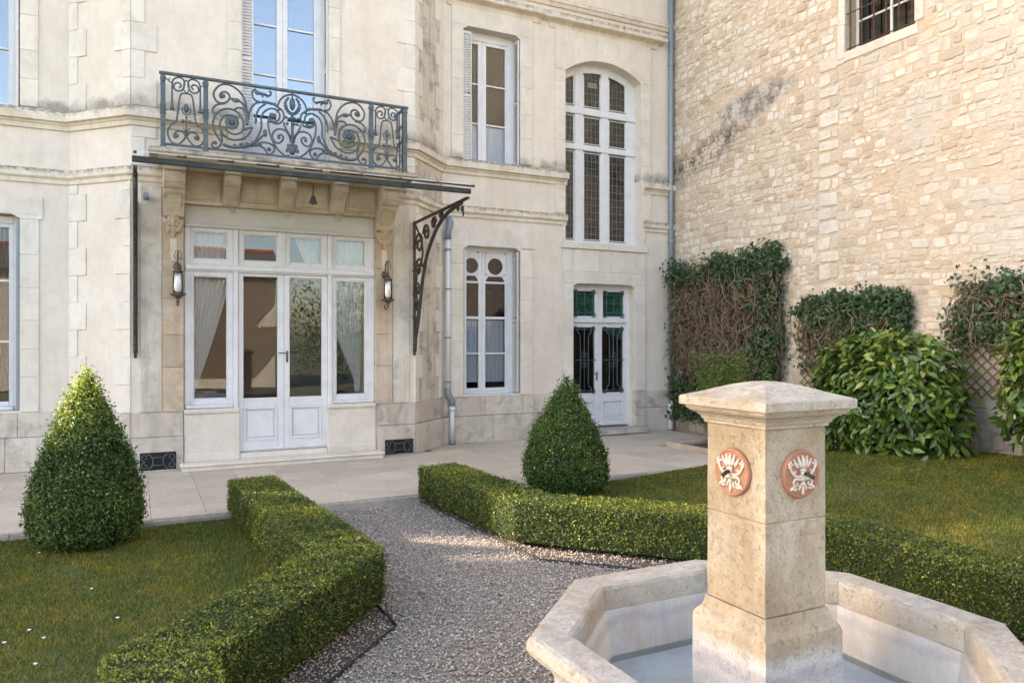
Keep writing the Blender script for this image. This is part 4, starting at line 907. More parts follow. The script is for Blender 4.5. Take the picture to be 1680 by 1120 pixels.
# ================================================================== WALL LANTERNS, VENTS, DOWNPIPES
def lantern(xc,label,U=.27):
    r=thing('wall_lantern',label,'lantern',(xc,YA-.03,1.9+U),'lanterns flanking the entrance'); yw=YA-.034; yl=YA-.20
    MB().lathe([(.055,0),(.05,.012),(.02,.02)],(xc,yw,2.42+U),14,'y').build('wall_plate','brass',r)
    P=[Vector((0,b,c)) for b,c in ((yw,2.42),(yw-.06,2.36),(yw-.03,2.30),(yw-.05,2.52),(yw-.10,2.60),(yl,2.60),(yl-.01,2.52))]
    mb=MB().tube([(xc,p.y,p.z+U) for p in smooth_path(P,5)],.009,6)
    mb.tube([(xc,p.y,p.z+U) for p in smooth_path([Vector((0,yw,1.97)),Vector((0,yw-.05,1.90)),Vector((0,yl,1.93)),Vector((0,yl,2.02))],5)],.009,6)
    for s in (-1,1): mb.tube([(xc+s*.03,yl,2.50+U),(xc+s*.045,yl,2.55+U),(xc+s*.02,yl,2.62+U)],.005,5)
    mb.build('scroll_arm','brass',r,smooth=True)
    MB().lathe([(.028,0),(.05,.02),(.10,.05),(.10,.062),(.055,.07)],(xc,yl,1.99+U),16).ball((xc,yl,1.965+U),(.022,.022,.035)).build('drip_tray','brass',r,smooth=True)
    MB().lathe([(.062,2.06),(.066,2.10),(.066,2.28),(.058,2.32),(.052,2.33)],(xc,yl,U),18).build('glass_shade','clear_glass',r,smooth=True)
    MB().lathe([(.02,2.06),(.04,2.10),(.046,2.17),(.036,2.24),(.012,2.29)],(xc,yl,U),14).build('bulb','bulb',r,smooth=True)
    MB().lathe([(.066,2.33),(.05,2.36),(.015,2.41),(.008,2.46)],(xc,yl,U),14).tube([(xc,yl,2.45+U),(xc,yl,2.53+U)],.005,5).build('cap','brass',r,smooth=True)
lantern(.475,'bronze wall lantern with glass shade on the entrance pilaster nearer the leaded left-wing window')
lantern(3.30,'bronze wall lantern with glass shade on the entrance pilaster nearer the white downpipe')
def vent(x0,x1,z0,z1,yv,label):
    r=thing('vent_grille',label,'vent',((x0+x1)/2,yv,z0),'cellar vents in the plinth'); xm2=(x0+x1)/2
    MB().box(x0,x1,yv-.004,yv+.02,z0,z1).build('vent_opening','black',r)
    mb=MB(); zc=(z0+z1)/2; h=(z1-z0)
    for s in (-1,1):
        xe=x0+.06 if s<0 else x1-.06
        for q in (-1,1): mb.tube([(a,yv-.02,b) for a,b in scroll((xe,zc+q*h*.23),h*.21,1.1,-math.pi/2*q,s*q,.25)],.007,6)
        mb.tube([(a,yv-.02,b) for a,b in [(xe-s*h*.42*math.cos(t_*.2),zc+h*.46*math.sin(t_*.2)) for t_ in range(-6,7)]],.008,6)
    for q in (-1,1): mb.tube([(x0+.15,yv-.02,zc+q*h*.22),(x1-.15,yv-.02,zc+q*h*.22)],.007,6)
    mb.build('scroll_bars','iron',r,smooth=True)
vent(.03,.46,.025,.255,YA-.058,'scrolled iron cellar vent in the plinth behind the tall yellow-tipped topiary')
vent(3.30,3.74,.02,.235,YA-.058,'scrolled iron cellar vent in the plinth next to the canted bay corner')
dp=thing('white_downpipe','white plastic rainwater pipe with grey elbows in the corner beside the canopy bracket','downpipe',(4.62,YB-.09,0))
MB().tube([(4.58,YB-.10,.88),(4.58,YB-.10,3.42)],.041,14).build('pipe','pvc',dp,smooth=True)
MB().tube([(4.655,YB-.10,.06),(4.655,YB-.10,.70)],.041,14).tube([(4.655,YB-.10,.56),(4.655,YB-.10,.62)],.052,14).build('pipe','pvc',dp,smooth=True)
MB().tube([(4.58,YB-.10,.93),(4.58,YB-.10,.85),(4.60,YB-.10,.80),(4.64,YB-.10,.74),(4.655,YB-.10,.70),(4.655,YB-.10,.64)],.053,14).build('elbow','zinc',dp,smooth=True)
MB().tube([(4.58,YB-.10,3.38),(4.58,YB-.10,3.50),(4.60,YB-.12,3.58),(4.63,YB-.09,3.66),(4.62,YB-.03,3.74)],.054,14).build('elbow','zinc',dp,smooth=True)
MB().tube([(4.655,YB-.10,.0),(4.655,YB-.10,.07)],.056,14).build('shoe','zinc',dp,smooth=True)
for z in (1.02,1.75,2.55,3.2): MB().tube([(4.58,YB-.10,z),(4.58,YB-.10,z+.025)],.054,14).box(4.575,4.585,YB-.06,YB,z+.005,z+.02).build('clip','zinc',dp)
dp=thing('zinc_downpipe','tall grey zinc downpipe at the corner where mansion meets the rubble wall','downpipe',(9.20,YB-.07,0))
MB().tube([(9.20,YB-.07,.55),(9.20,YB-.07,9.0)],.046,12).build('pipe','zinc',dp,smooth=True)
MB().tube([(9.20,YB-.07,.0),(9.20,YB-.07,.56)],.050,12).build('foot','pvc',dp,smooth=True)
for z in (1.8,3.6,5.2,7.0): MB().tube([(9.20,YB-.07,z),(9.20,YB-.07,z+.05)],.054,12).box(9.19,9.21,YB-.04,YB,z,z+.03).build('collar','zinc',dp)

# ================================================================== BEHIND THE GLASS
def curtain(name,label,mat,edges,y,pleats,amp=.03,z0=0,z1=1,nz=16):
    """edges(s)->(xa,xb) for s=0 (top)..1 (bottom)"""
    vs=[];fs=[]; nx=pleats*6
    for j in range(nz+1):
        s=j/nz; xa,xb=edges(s)
        for i in range(nx+1):
            u=i/nx; vs.append((xa+(xb-xa)*u,y+amp*math.sin(u*pleats*2*math.pi)+.01*math.sin(7*s+u*5),z1+(z0-z1)*s))
    for j in range(nz):
        for i in range(nx): a=j*(nx+1)+i; fs.append((a,a+1,a+nx+2,a+nx+1))
    return tag(MB().add(vs,fs).build(name,mat,None,smooth=True),label,'curtain','curtains behind the glazed entrance')
def sw(s,k=1.6): return s**k
curtain('curtain','white sheer curtain swept sideways behind the sidelight next to the brown-stained pilaster and tilted armchair','sheer',lambda s:(.62,1.28-.60*sw(s,1.3)),YA+.17,9,.03,.95,3.2)
curtain('curtain','white sheer curtain gathered towards the sidelight edged with an ochre drape','sheer',lambda s:(2.02+.88*min(1,s*1.08),3.03-.06*s),YA+.18,12,.035,.95,3.2)
curtain('curtain','narrow ochre drape hanging at the edge of the glazed entrance','drape',lambda s:(2.98,3.16),YA+.15,3,.02,.85,3.2)
for a,b,w_ in ((4.985,5.27,'narrower'),(5.38,5.77,'wider')):
    tag(MB().add([(a+(b-a)*i/24,YB+.245+.010*math.sin(i*1.4),z) for z in (1.0,2.07) for i in range(25)],[(i,i+1,26+i,25+i) for i in range(24)]).build('net_curtain','net',None,smooth=True),
        f'pale blue net half-curtain behind the {w_} leaf of the keyhole window','curtain','net curtains of the keyhole window')
tag(MB().add([(5.02+.78*i/40,YB+.245+.008*math.sin(i*1.9),z) for z in (4.78,5.43) for i in range(41)],[(i,i+1,42+i,41+i) for i in range(40)]).build('net_curtain','net',None,smooth=True),
    'pale net half-curtain behind the lowest panes of the shuttered upstairs window','curtain')
ac=thing('armchair','grey tub armchair just inside the glazed entrance, seen through the sheer curtain','armchair',(1.0,YA+1.0,.1))
mb=MB(); 
for i in range(9):
    a=-1.9+i*.475; mb.cbox(-.09,.09,-.03,.05,.35,.85-.18*abs(a)/2,.02,Matrix.Translation((1.0+.36*math.sin(a),YA+1.0+.34*math.cos(a),.1))@Matrix.Rotation(-a,4,'Z'))
mb.build('backrest','upholstery',ac); MB().lathe([(.30,.30),(.36,.34),(.36,.46),(.30,.50)],(1.0,YA+1.0,.1),18).build('seat','upholstery',ac,smooth=True)
for a in range(4): MB().tube([(1.0+.26*math.cos(a*1.57+.8),YA+1+.26*math.sin(a*1.57+.8),.1),(1.0+.24*math.cos(a*1.57+.8),YA+1+.24*math.sin(a*1.57+.8),.42)],.02,6).build('leg','timber',ac)
tb=thing('side_table','low dark wooden table behind the entrance doors','table',(1.95,YA+.75,.1))
MB().cbox(1.35,2.1,YA+.55,YA+.95,.60,.64,.006).build('tabletop','timber',tb)
for x in (1.4,2.05):
    for yy in (YA+.6,YA+.9): MB().cbox(x-.02,x+.02,yy-.02,yy+.02,.1,.60,.004).build('leg','timber',tb)
tag(MB().lathe([(.05,0),(.075,.03),(.08,.08),(.05,.14),(.025,.18),(.03,.20)],(1.70,YA+.72,.642),16).build('vase','green_cloth',None,smooth=True),'small green glazed vase on the table behind the entrance doors','vase')

# ================================================================== TERRACE AND GROUND
def zl(x,y):      # lawn height: rises gently towards the rubble wall
    s=lambda v:np.clip(v,0,1)**2*(3-2*np.clip(v,0,1)); return -.05+.40*s((np.asarray(x)-4.9)/4.2)*s((9.6-np.asarray(y))/3.6)
struct(MB().add([(-400,-400,-.16),(400,-400,-.16),(400,400,-.16),(-400,400,-.16)],[(0,1,2,3)]).build('ground','ground'))
ter=MB().box(-6.0,XW-.02,7.86,YB+.3,-.15,-.034).build('terrace','kerb'); struct(ter)
pm=bpy.data.meshes.new('paver'); q=MB().cbox(-.2485,.2485,-.2485,.2485,-.034,0,.002); pm.from_pydata(q.v,[],q.f); fixn(pm); pm.materials.append(M['paver'])
for i in range(30):
    for j in range(8):
        x=-5.75+i*.5+.12; yy=8.21+j*.5
        if x>XW-.02 or (x>7.5 and yy<9.95) or yy>11.9: continue
        if YA+.05<yy-.25 and -.1<x<3.9: continue
        o=bpy.data.objects.new('paver',pm); col.objects.link(o); o.parent=ter; o.location=(x,yy,random.uniform(-.003,.002)); o.rotation_euler=(random.uniform(-.002,.002),random.uniform(-.002,.002),0)
for i in range(14):
    a=-5.9+i*.98
    if a<7.6: MB().cbox(a,a+.975,7.865,7.955,-.10,-.006,.008,None,.002).build('edging_stone','kerb',ter)
struct(MB().add([(-2,-3,-.075),(7.5,-3,-.075),(7.5,7.86,-.075),(-2,7.86,-.075)],[(0,1,2,3)]).build('gravel_path','gravel'))
def sheet(name,xs,ys,mat,dz=0,keep=lambda x,y:True):
    mb=MB(); nx,ny=len(xs),len(ys)
    mb.v=[(x,y_,float(zl(x,y_))+dz) for y_ in ys for x in xs]
    mb.f=[(j*nx+i,j*nx+i+1,(j+1)*nx+i+1,(j+1)*nx+i) for j in range(ny-1) for i in range(nx-1) if keep((xs[i]+xs[i+1])/2,(ys[j]+ys[j+1])/2)]
    return mb.build(name,mat)
HL=[(1.04,7.98),(1.24,4.90),(.09,3.66),(.06,1.2)]          # hedge centre lines
HR=[(3.0,7.86),(3.13,5.86),(4.77,4.02),(4.86,.6)]
def side_of(path,x,y):     # x offset of the line at y (lines run along -y)
    for (x0,y0),(x1,y1) in zip(path[:-1],path[1:]):
        if y1<=y<=y0: return x0+(x1-x0)*(y0-y)/(y0-y1)
    return path[-1][0] if y<path[-1][1] else path[0][0]
inL=lambda x,y:x<side_of(HL,x,y)-.10 and y<7.86
inR=lambda x,y:x>side_of(HR,x,y)+.10 and y<7.86
lawnL=sheet('lawn',np.linspace(-7,1.3,60),np.linspace(1.2,7.86,50),'lawn_soil',0,lambda x,y:x<side_of(HL,x,y)+.14); struct(lawnL)
lawnR=sheet('lawn',np.linspace(2.9,XW+.1,50),np.linspace(.6,7.86,50),'lawn_soil',0,lambda x,y:x>side_of(HR,x,y)-.14); struct(lawnR)
struct(sheet('flower_bed',np.linspace(7.78,XW+.05,10),np.linspace(7.8,9.74,24),'soil',.06))
for a,b in (((7.72,7.86),(7.80,9.82)),): pass
kb=tag(MB().cbox(7.70,7.79,7.80,9.80,-.1,.075,.012,None,.004).build('bed_border','warm_stone'),'low brown kerb edging the shrub bed by the rubble wall','kerb')
kb2=tag(MB().cbox(7.795,8.9,9.72,9.80,-.1,.07,.012,None,.004).build('bed_border','warm_stone'),'short brown kerb closing the shrub bed towards the side door','kerb')
def noise2(P,f=3.0,seed=0):
    r=np.random.default_rng(seed); out=np.zeros(len(P))
    for _ in range(7):
        k=r.normal(size=3)*f; out+=np.sin(P@k+r.random()*6.28)
    return out/7
def blades(lawn,n,test,box,hmin,hmax):
    x=rng.uniform(box[0],box[1],n); yv=rng.uniform(box[2],box[3],n)
    # thin out with distance from the camera
    d=np.hypot(x,yv); keep=np.array([test(a,b) for a,b in zip(x,yv)])&(rng.random(n)<np.clip(6.5/d,.35,1)); x,yv,d=x[keep],yv[keep],d[keep]
    P=np.stack([x,yv,zl(x,yv)-.003],1); k=len(P); bare=noise2(P,2.6,77)>.30; P=P[~bare|(rng.random(k)<.45)]; d=np.hypot(P[:,0],P[:,1]); k=len(P)
    az=rng.random(k)*6.283; R=np.zeros((k,3,3)); R[:,0,0]=np.cos(az); R[:,1,0]=np.sin(az); R[:,0,1]=-np.sin(az); R[:,1,1]=np.cos(az); R[:,2,2]=1
    tilt=rng.normal(0,.9,k); R[:,0,2]=tilt*np.cos(az); R[:,1,2]=tilt*np.sin(az)
    h=rng.uniform(hmin,hmax,k); wd=.0045*np.clip(d/4,1,2.4); Sc=np.stack([h,wd,h],1)
    o=scatter('grass',*BLADE,P,R,Sc,'grass',None); return o
g=blades(lawnL,300000,inL,(-3.6,1.2,2.6,7.86),.012,.030); tag(g,'short mown grass of the lawn with the taller topiary cone','grass')
g=blades(lawnR,330000,inR,(3.0,9.3,3.2,7.88),.012,.030); tag(g,'short mown grass between the hedge and the rubble wall','grass')
# gravel pebbles
EL=[(1.38,7.85),(1.44,4.48),(.36,3.32),(.33,1.2)]; ER=[(2.79,7.85),(2.90,5.32),(4.43,3.78),(4.47,.6)]
n=120000; x=rng.uniform(-.2,4.9,n); yv=rng.uniform(1.5,7.84,n)
m=np.array([a>side_of(HL,a,b)+.16 and a<side_of(HR,a,b)-.16 and ((a>side_of(EL,a,b) and a<side_of(ER,a,b)) or q<.7) for a,b,q in zip(x,yv,rng.random(n))])&(rng.random(n)<np.clip(5/np.hypot(x,yv),.5,1)); x,yv=x[m],yv[m]; d=np.hypot(x,yv); k=len(x)
m2=(np.abs(x-2.38)<.8)&(np.abs(yv-2.32)<.8); x,yv,d=x[~m2],yv[~m2],d[~m2]; k=len(x)
s=rng.uniform(.0045,.0095,k)*np.where(rng.random(k)<.05,1.5,1); Sc=np.stack([s*rng.uniform(.9,1.5,k),s*rng.uniform(.8,1.1,k),s*rng.uniform(.5,.8,k)],1)
peb=scatter('gravel',np.array(OCTA[0]),OCTA[1],np.stack([x,yv,-.072+rng.random(k)*.012],1),frames(np.array([[0,0,1.]])+rng.normal(size=(k,3))*.35),Sc,'pebble',None,smooth=False); tag(peb,'loose grey and beige pebbles of the garden path','gravel')
# steel edging strips
def strip(pts,label):
    mb=MB().sweep([(-.003,-.13),(.003,-.13),(.003,-.048),(-.003,-.048)],pts); return tag(mb.build('path_edging','dark_iron'),label,'edging')
strip(EL,'thin grey metal edging between gravel and the hedge of the taller topiary')
strip(ER,'thin grey metal edging between gravel and the hedge near the rubble wall')
for pts in ([(1.22,7.85),(1.33,4.70),(.22,3.44),(.18,1.2)],[(2.94,7.85),(3.04,5.5),(4.6,3.85),(4.64,.6)]):
    struct(MB().sweep([(-.20,-.070),(.20,-.070),(.20,-.085),(-.20,-.085)],pts).build('soil','soil'))

# ================================================================== HEDGES AND TOPIARY
def noise2(P,f=3.0,seed=0):
    r=np.random.default_rng(seed); out=np.zeros(len(P))
    for _ in range(7):
        k=r.normal(size=3)*f; out+=np.sin(P@k+r.random()*6.28)
    return out/7
def hedge(path,w_,h,z0,label,nleaf,size,cat='hedge'):
    root=thing('box_hedge',label,cat,(path[1][0],path[1][1],z0))
    prof=[(-w_*.47,0),(-w_*.5,.25*h),(-w_*.5,.96*h),(-w_*.47,h),(0,1.0*h),(w_*.47,h),(w_*.5,.96*h),(w_*.5,.25*h),(w_*.47,0)]
    # dense path
    pts=[]
    for a,b in zip(path[:-1],path[1:]):
        L=math.dist(a,b); k=max(2,int(L/.12))
        pts+=[(a[0]+(b[0]-a[0])*i/k,a[1]+(b[1]-a[1])*i/k) for i in range(k)]
    pts.append(path[-1])
    mb=MB().sweep([(o,z0+z) for o,z in prof],pts)
    V=np.array(mb.v); V=V+noise2(V,5,1)[:,None]*np.array([.014,.014,.006]); 
    tri=[]
    for f in mb.f:
        for i in range(1,len(f)-1): tri.append((f[0],f[i],f[i+1]))
    me=bpy.data.meshes.new('tmp'); me.from_pydata(V.tolist(),[],tri); fixn(me); T=np.array([p.vertices[:] for p in me.polygons]); bpy.data.meshes.remove(me)
    ctr=V.mean(0); base=np.array([[p[0],p[1],z0+h*.5] for p in pts])
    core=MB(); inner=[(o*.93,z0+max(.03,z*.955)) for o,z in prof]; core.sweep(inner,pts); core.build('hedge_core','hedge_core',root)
    P,Nn=sample(V,T,nleaf); keep=P[:,2]>z0+.025+.03*rng.random(len(P)); P,Nn=P[keep],Nn[keep]; k=len(P)
    gap=rng.random(k)<np.clip(.78+.9*(noise2(P,26,8)+.6*noise2(P,60,9)),.18,1); P,Nn=P[gap],Nn[gap]; k=len(P)
    P=P+Nn*(rng.normal(0,.008,k)-.004+.012*noise2(P,22,6))[:,None]
    # tufts stick out of the clipped surface
    tuft=(noise2(P,14,3)>.25)&(rng.random(k)<.35); P[tuft]+=Nn[tuft]*rng.uniform(.0,.018,tuft.sum())[:,None]
    R=frames(Nn*.6+rng.normal(size=(k,3))*.7+np.array([0,0,.25])); s=rng.uniform(.55,1.35,k)*size
    rv=np.clip(.42+.30*noise2(P,4,5)+.12*noise2(P,22,6)+rng.normal(0,.20,k)-.10*(Nn[:,2]<.5),0,1)  # side leaves darker than the top, fall of light put into leaf colour
    scatter('foliage',*DIAMOND,P,R,np.repeat(s[:,None],3,1),'box_leaf',root,rv)
    for i in range(3,len(pts)-1,5):
        a=pts[i]; xx=a[0]+random.uniform(-.12,.12); MB().tube([(xx,a[1],z0-.03),(xx+.02,a[1]+.02,z0+.06),(xx-.01,a[1]+.03,z0+.16)],[.016,.013,.01],6).build('stem','bark',root)
    return root
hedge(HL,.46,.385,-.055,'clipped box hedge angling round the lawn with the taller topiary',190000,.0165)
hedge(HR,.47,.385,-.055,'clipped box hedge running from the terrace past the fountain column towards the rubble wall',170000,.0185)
tag(MB().add([(1.33,5.05,.345),(1.37,5.02,.372),(1.40,5.06,.352),(1.36,5.08,.36)],[(0,1,2),(0,2,3)]).build('dry_leaf','dry_leaf'),'single dry brown leaf lying on top of the clipped hedge','leaf')
def topiary(x,y,z0,r,h,label,nleaf,tip,seed):
    root=thing('box_topiary',label,'topiary',(x,y,z0),'clipped box cones')
    prof=[(0,.02),(.60,.025),(.86,.07),(.97,.14),(1.0,.22),(.96,.32),(.87,.43),(.74,.55),(.55,.67),(.38,.78),(.22,.88),(.095,.96),(.015,1.02)]
    mb=MB().lathe([(max(.005,a*r),z0+b*h) for a,b in prof],(x,y,0),40); V=np.array(mb.v); tri=[]
    nz=noise2(V,5,seed)+.6*noise2(V,11,seed+4); rad=V-np.array([x,y,0]); rad[:,2]=0; V=V+unit(rad)*nz[:,None]*.042*np.clip(np.linalg.norm(rad,axis=1)/r*2,0,1)[:,None]
    for f in mb.f:
        for i in range(1,len(f)-1): tri.append((f[0],f[i],f[i+1]))
    me=bpy.data.meshes.new('tmp'); me.from_pydata(V.tolist(),[],tri); fixn(me); T=np.array([p.vertices[:] for p in me.polygons]); bpy.data.meshes.remove(me)
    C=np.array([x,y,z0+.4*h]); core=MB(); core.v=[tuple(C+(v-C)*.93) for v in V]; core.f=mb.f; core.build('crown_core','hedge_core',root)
    P,Nn=sample(V,T,nleaf); k=len(P); gap=rng.random(k)<np.clip(.75+.9*(noise2(P,17,8)+.6*noise2(P,40,9)),.15,1); P,Nn=P[gap],Nn[gap]; k=len(P); P=P+Nn*(rng.normal(0,.013,k)+.020*noise2(P,15,6))[:,None]
    up=(P[:,2]-z0)/h
    tf=rng.random(k)<.18+.25*(up>.85); P[tf]+=(Nn[tf]+np.array([0,0,.4]))*rng.uniform(0,.05,tf.sum())[:,None]
    R=frames(Nn*.6+rng.normal(size=(k,3))*.65+np.array([0,0,.25])); s=rng.uniform(.6,1.3,k)*.0265
    rv=np.clip(.40+.20*noise2(P,6,seed+9)+rng.normal(0,.2,k)+tip*np.clip((up-.55)/.35,0,1),0,1)  # upper leaves paler, sunlight on the tip put into leaf colour
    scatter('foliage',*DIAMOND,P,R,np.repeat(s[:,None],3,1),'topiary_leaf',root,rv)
    MB().tube([(x,y,z0-.03),(x+.01,y,z0+.2)],[.05,.04],8).build('trunk','bark',root)
    return root
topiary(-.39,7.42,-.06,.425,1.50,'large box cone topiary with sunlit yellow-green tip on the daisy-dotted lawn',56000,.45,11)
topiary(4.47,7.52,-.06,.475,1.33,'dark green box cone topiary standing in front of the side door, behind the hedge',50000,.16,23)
# daisies in the lawn
dd=[(64,908),(150,967),(48,1035),(72,1048),(7,1056),(58,1091),(193,1015)]
for u,v in dd:
    f=1.745*F/(v-560); t_=(u-840)/F; x,yv=f*(S_+C_*t_),f*(C_-S_*t_)
    if not inL(x,yv): continue
    mb=MB()
    for a in range(7): mb.ball((x+.007*math.cos(a*.9),yv+.007*math.sin(a*.9),-.034),(.0042,.0042,.003),6,3)
    mb.tube([(x,yv,-.05),(x,yv,-.036)],.0012,4)
    tag(mb.build('daisy','petal'),'tiny white daisy in the grass of the lawn with the taller topiary','flower','daisies in the lawn')
# ================================================================== FOUNTAIN
FX,FY=2.38,2.32; KX,KY=2.352,2.334      # basin centre, column centre
ft=thing('fountain','octagonal stone fountain basin with square column and terracotta medallions','fountain',(FX,FY,-.08))
oct_=[(FX+1.03*math.cos(math.radians(22.5+45*k)),FY+1.03*math.sin(math.radians(22.5+45*k))) for k in range(8)]
def rings(prof):
    mb=MB().sweep(prof,oct_,closed=True); k=len(prof); return [mb.v[i*k:(i+1)*k] for i in range(8)]
prof=[(-.175,.375),(-.175,.475),(-.168,.492),(-.15,.50),(-.03,.50),(-.008,.493),(.004,.475),(.006,.445),(-.004,.425),(-.03,.405),(-.055,.39),(-.07,.375)]
rg=rings(prof)
for i in range(8):
    a=rg[i]; b=rg[(i+1)%8]; vs=[]
    N=7
    for j in range(N+1):
        t_=(.0015+.997*j/N); 
        for p,q in zip(a,b): vs.append(tuple(p[c]+(q[c]-p[c])*t_+(random.uniform(-.0025,.0025) if 0<j<N else 0) for c in range(3)))
    k=len(prof); fs=[(j*k+m,j*k+(m+1)%k,(j+1)*k+(m+1)%k,(j+1)*k+m) for j in range(N) for m in range(k)]+[tuple(range(k))[::-1],tuple(N*k+m for m in range(k))]
    MB().add(vs,fs).build('rim_stone','rim_stone',ft)
MB().sweep([(-.075,.374),(-.10,.33),(-.115,.20),(-.115,.05),(-.08,.0),(-.06,-.09),(-.26,-.09),(-.235,.0),(-.21,.20),(-.185,.374)],oct_,closed=True).build('basin_wall','basin_inside',ft)
ins=[(FX+.85*math.cos(math.radians(22.5+45*k)),FY+.85*math.sin(math.radians(22.5+45*k))) for k in range(8)]
MB().prism(ins,lambda a,b,k:(a,b,.02+.115*k)).build('basin_floor','basin_floor',ft)
struct(MB().add([(FX+(a-FX)*.975,FY+(b-FY)*.975,.165) for a,b in ins],[tuple(range(8))]).build('water','water'))
def sq(prof,jit=0):
    mb=MB(); vs=[];fs=[]; N=6
    for hlf,z in prof:
        for s_ in range(4):
            c=[(-1,-1),(1,-1),(1,1),(-1,1)]; p=c[s_]; q=c[(s_+1)%4]
            for j in range(N): vs.append((KX+hlf*.953*(p[0]+(q[0]-p[0])*j/N)+random.uniform(-jit,jit),KY+hlf*.953*(p[1]+(q[1]-p[1])*j/N)+random.uniform(-jit,jit),z))
    n=4*N
    for i in range(len(prof)-1): fs+=[(i*n+k,i*n+(k+1)%n,(i+1)*n+(k+1)%n,(i+1)*n+k) for k in range(n)]
    fs+=[tuple(range(n))[::-1],tuple((len(prof)-1)*n+k for k in range(n))]
    return mb.add(vs,fs)
sq([(.221,.0),(.221,.2),(.220,.40),(.220,.525),(.217,.545),(.205,.56),(.193,.575),(.184,.60),(.180,.618)],.0022).build('column_plinth','fountain_stone',ft)
sq([(.168,.6185),(.1725,.623),(.1735,.75),(.1725,.87),(.1730,.982),(.169,.986)],.0012).build('shaft_block','fountain_stone',ft)
sq([(.169,.9865),(.1725,.991),(.1730,1.10),(.1725,1.24),(.1725,1.352),(.170,1.355)],.0012).build('shaft_block','fountain_stone',ft)
sq([(.170,1.3555),(.183,1.357),(.184,1.368),(.190,1.372),(.196,1.385),(.210,1.398),(.230,1.408),(.240,1.418),(.244,1.428),(.258,1.430),(.262,1.434),(.263,1.464),(.258,1.470),(.235,1.4765),(.19,1.4895),(.14,1.5075),(.09,1.523),(.04,1.533),(.005,1.535)],.0012).build('column_cap','rim_stone',ft,smooth=False)
def medallion(axis):
    h=.1645
    if axis=='x': c0=onX(1205,773,KX-h); c=(KX-h,c0[0],c0[1]); mp=lambda a,b,o:(c[0]-o,c[1]-a,c[2]+b)
    else: c0=onY(1310,776,KY-h); c=(c0[0],KY-h,c0[1]); mp=lambda a,b,o:(c[0]+a,c[1]-o,c[2]+b)
    md=MB().lathe([(.096,-.01),(.098,.012),(.094,.020),(.086,.021),(.083,.017),(.004,.017)],c,36,axis).build('medallion','terracotta',ft,smooth=False)
    mb=MB()
    def blob(a,b,ra,rb,rot=0,o=.022,ro=.010,n=10):
        q=MB().ball((0,0,0),(ra,rb,ro),n,6); cr,sr=math.cos(rot),math.sin(rot)
        mb.add([mp(a+x*cr-y_*sr,b+x*sr+y_*cr,o+z) for x,y_,z in q.v],q.f)
    for k in (-2,2,-1,1,0): blob(.0165*k,.047-.0045*k*k*.5,.0085,.024-.002*abs(k),-k*.34,.020+.0025*(2-abs(k)),.007); blob(.0165*k*1.35,.066-.005*k*k*.6,.0045,.011,-k*.34,.020,.005)
    blob(0,.018,.017,.007,0,.024,.011); blob(0,.006,.013,.012,0,.024,.011); blob(0,-.012,.009,.016,0,.022,.009)
    def taper(pts,r0,r1,o=.021):
        q=smooth_path([Vector((a,b,0)) for a,b in pts],5); mb.tube([mp(p.x,p.y,o) for p in q],[r0+(r1-r0)*i/len(q) for i in range(len(q))],7)
    for s_ in (-1,1):
        taper([(s_*.006,-.006),(s_*.028,-.010),(s_*.050,.002),(s_*.064,.020),(s_*.066,.036),(s_*.057,.043),(s_*.051,.037)],.0075,.0035)
        for a,b,ra,rb,ro in ((s_*.072,.030,.009,.005,s_*1.1),(s_*.074,.042,.008,.0045,s_*1.4),(s_*.066,.050,.007,.004,s_*1.8),(s_*.044,.010,.009,.005,s_*2.2)): blob(a,b,ra,rb,ro,.021,.006)
        taper([(s_*.006,-.020),(s_*.022,-.020),(s_*.040,-.018),(s_*.050,-.030),(s_*.044,-.043),(s_*.032,-.044),(s_*.029,-.035),(s_*.036,-.031)],.0065,.0035)
        blob(s_*.054,-.052,.017,.0075,-s_*.55,.020,.007); blob(s_*.040,-.058,.013,.006,-s_*.25,.020,.006); blob(s_*.016,-.050,.006,.017,s_*.35,.020,.007)
    blob(0,-.062,.0075,.022,0,.021,.008); blob(0,-.036,.010,.010,0,.023,.009)
    mb.build('flower_relief','relief',md,smooth=True)
    sp=MB().tube([mp(0,.006,.015),mp(.003,.002,.045),mp(.007,-.008,.070)],[.0075,.008,.0085],10).build('spout','dark_water_spout',md,smooth=True)
medallion('x'); medallion('y')

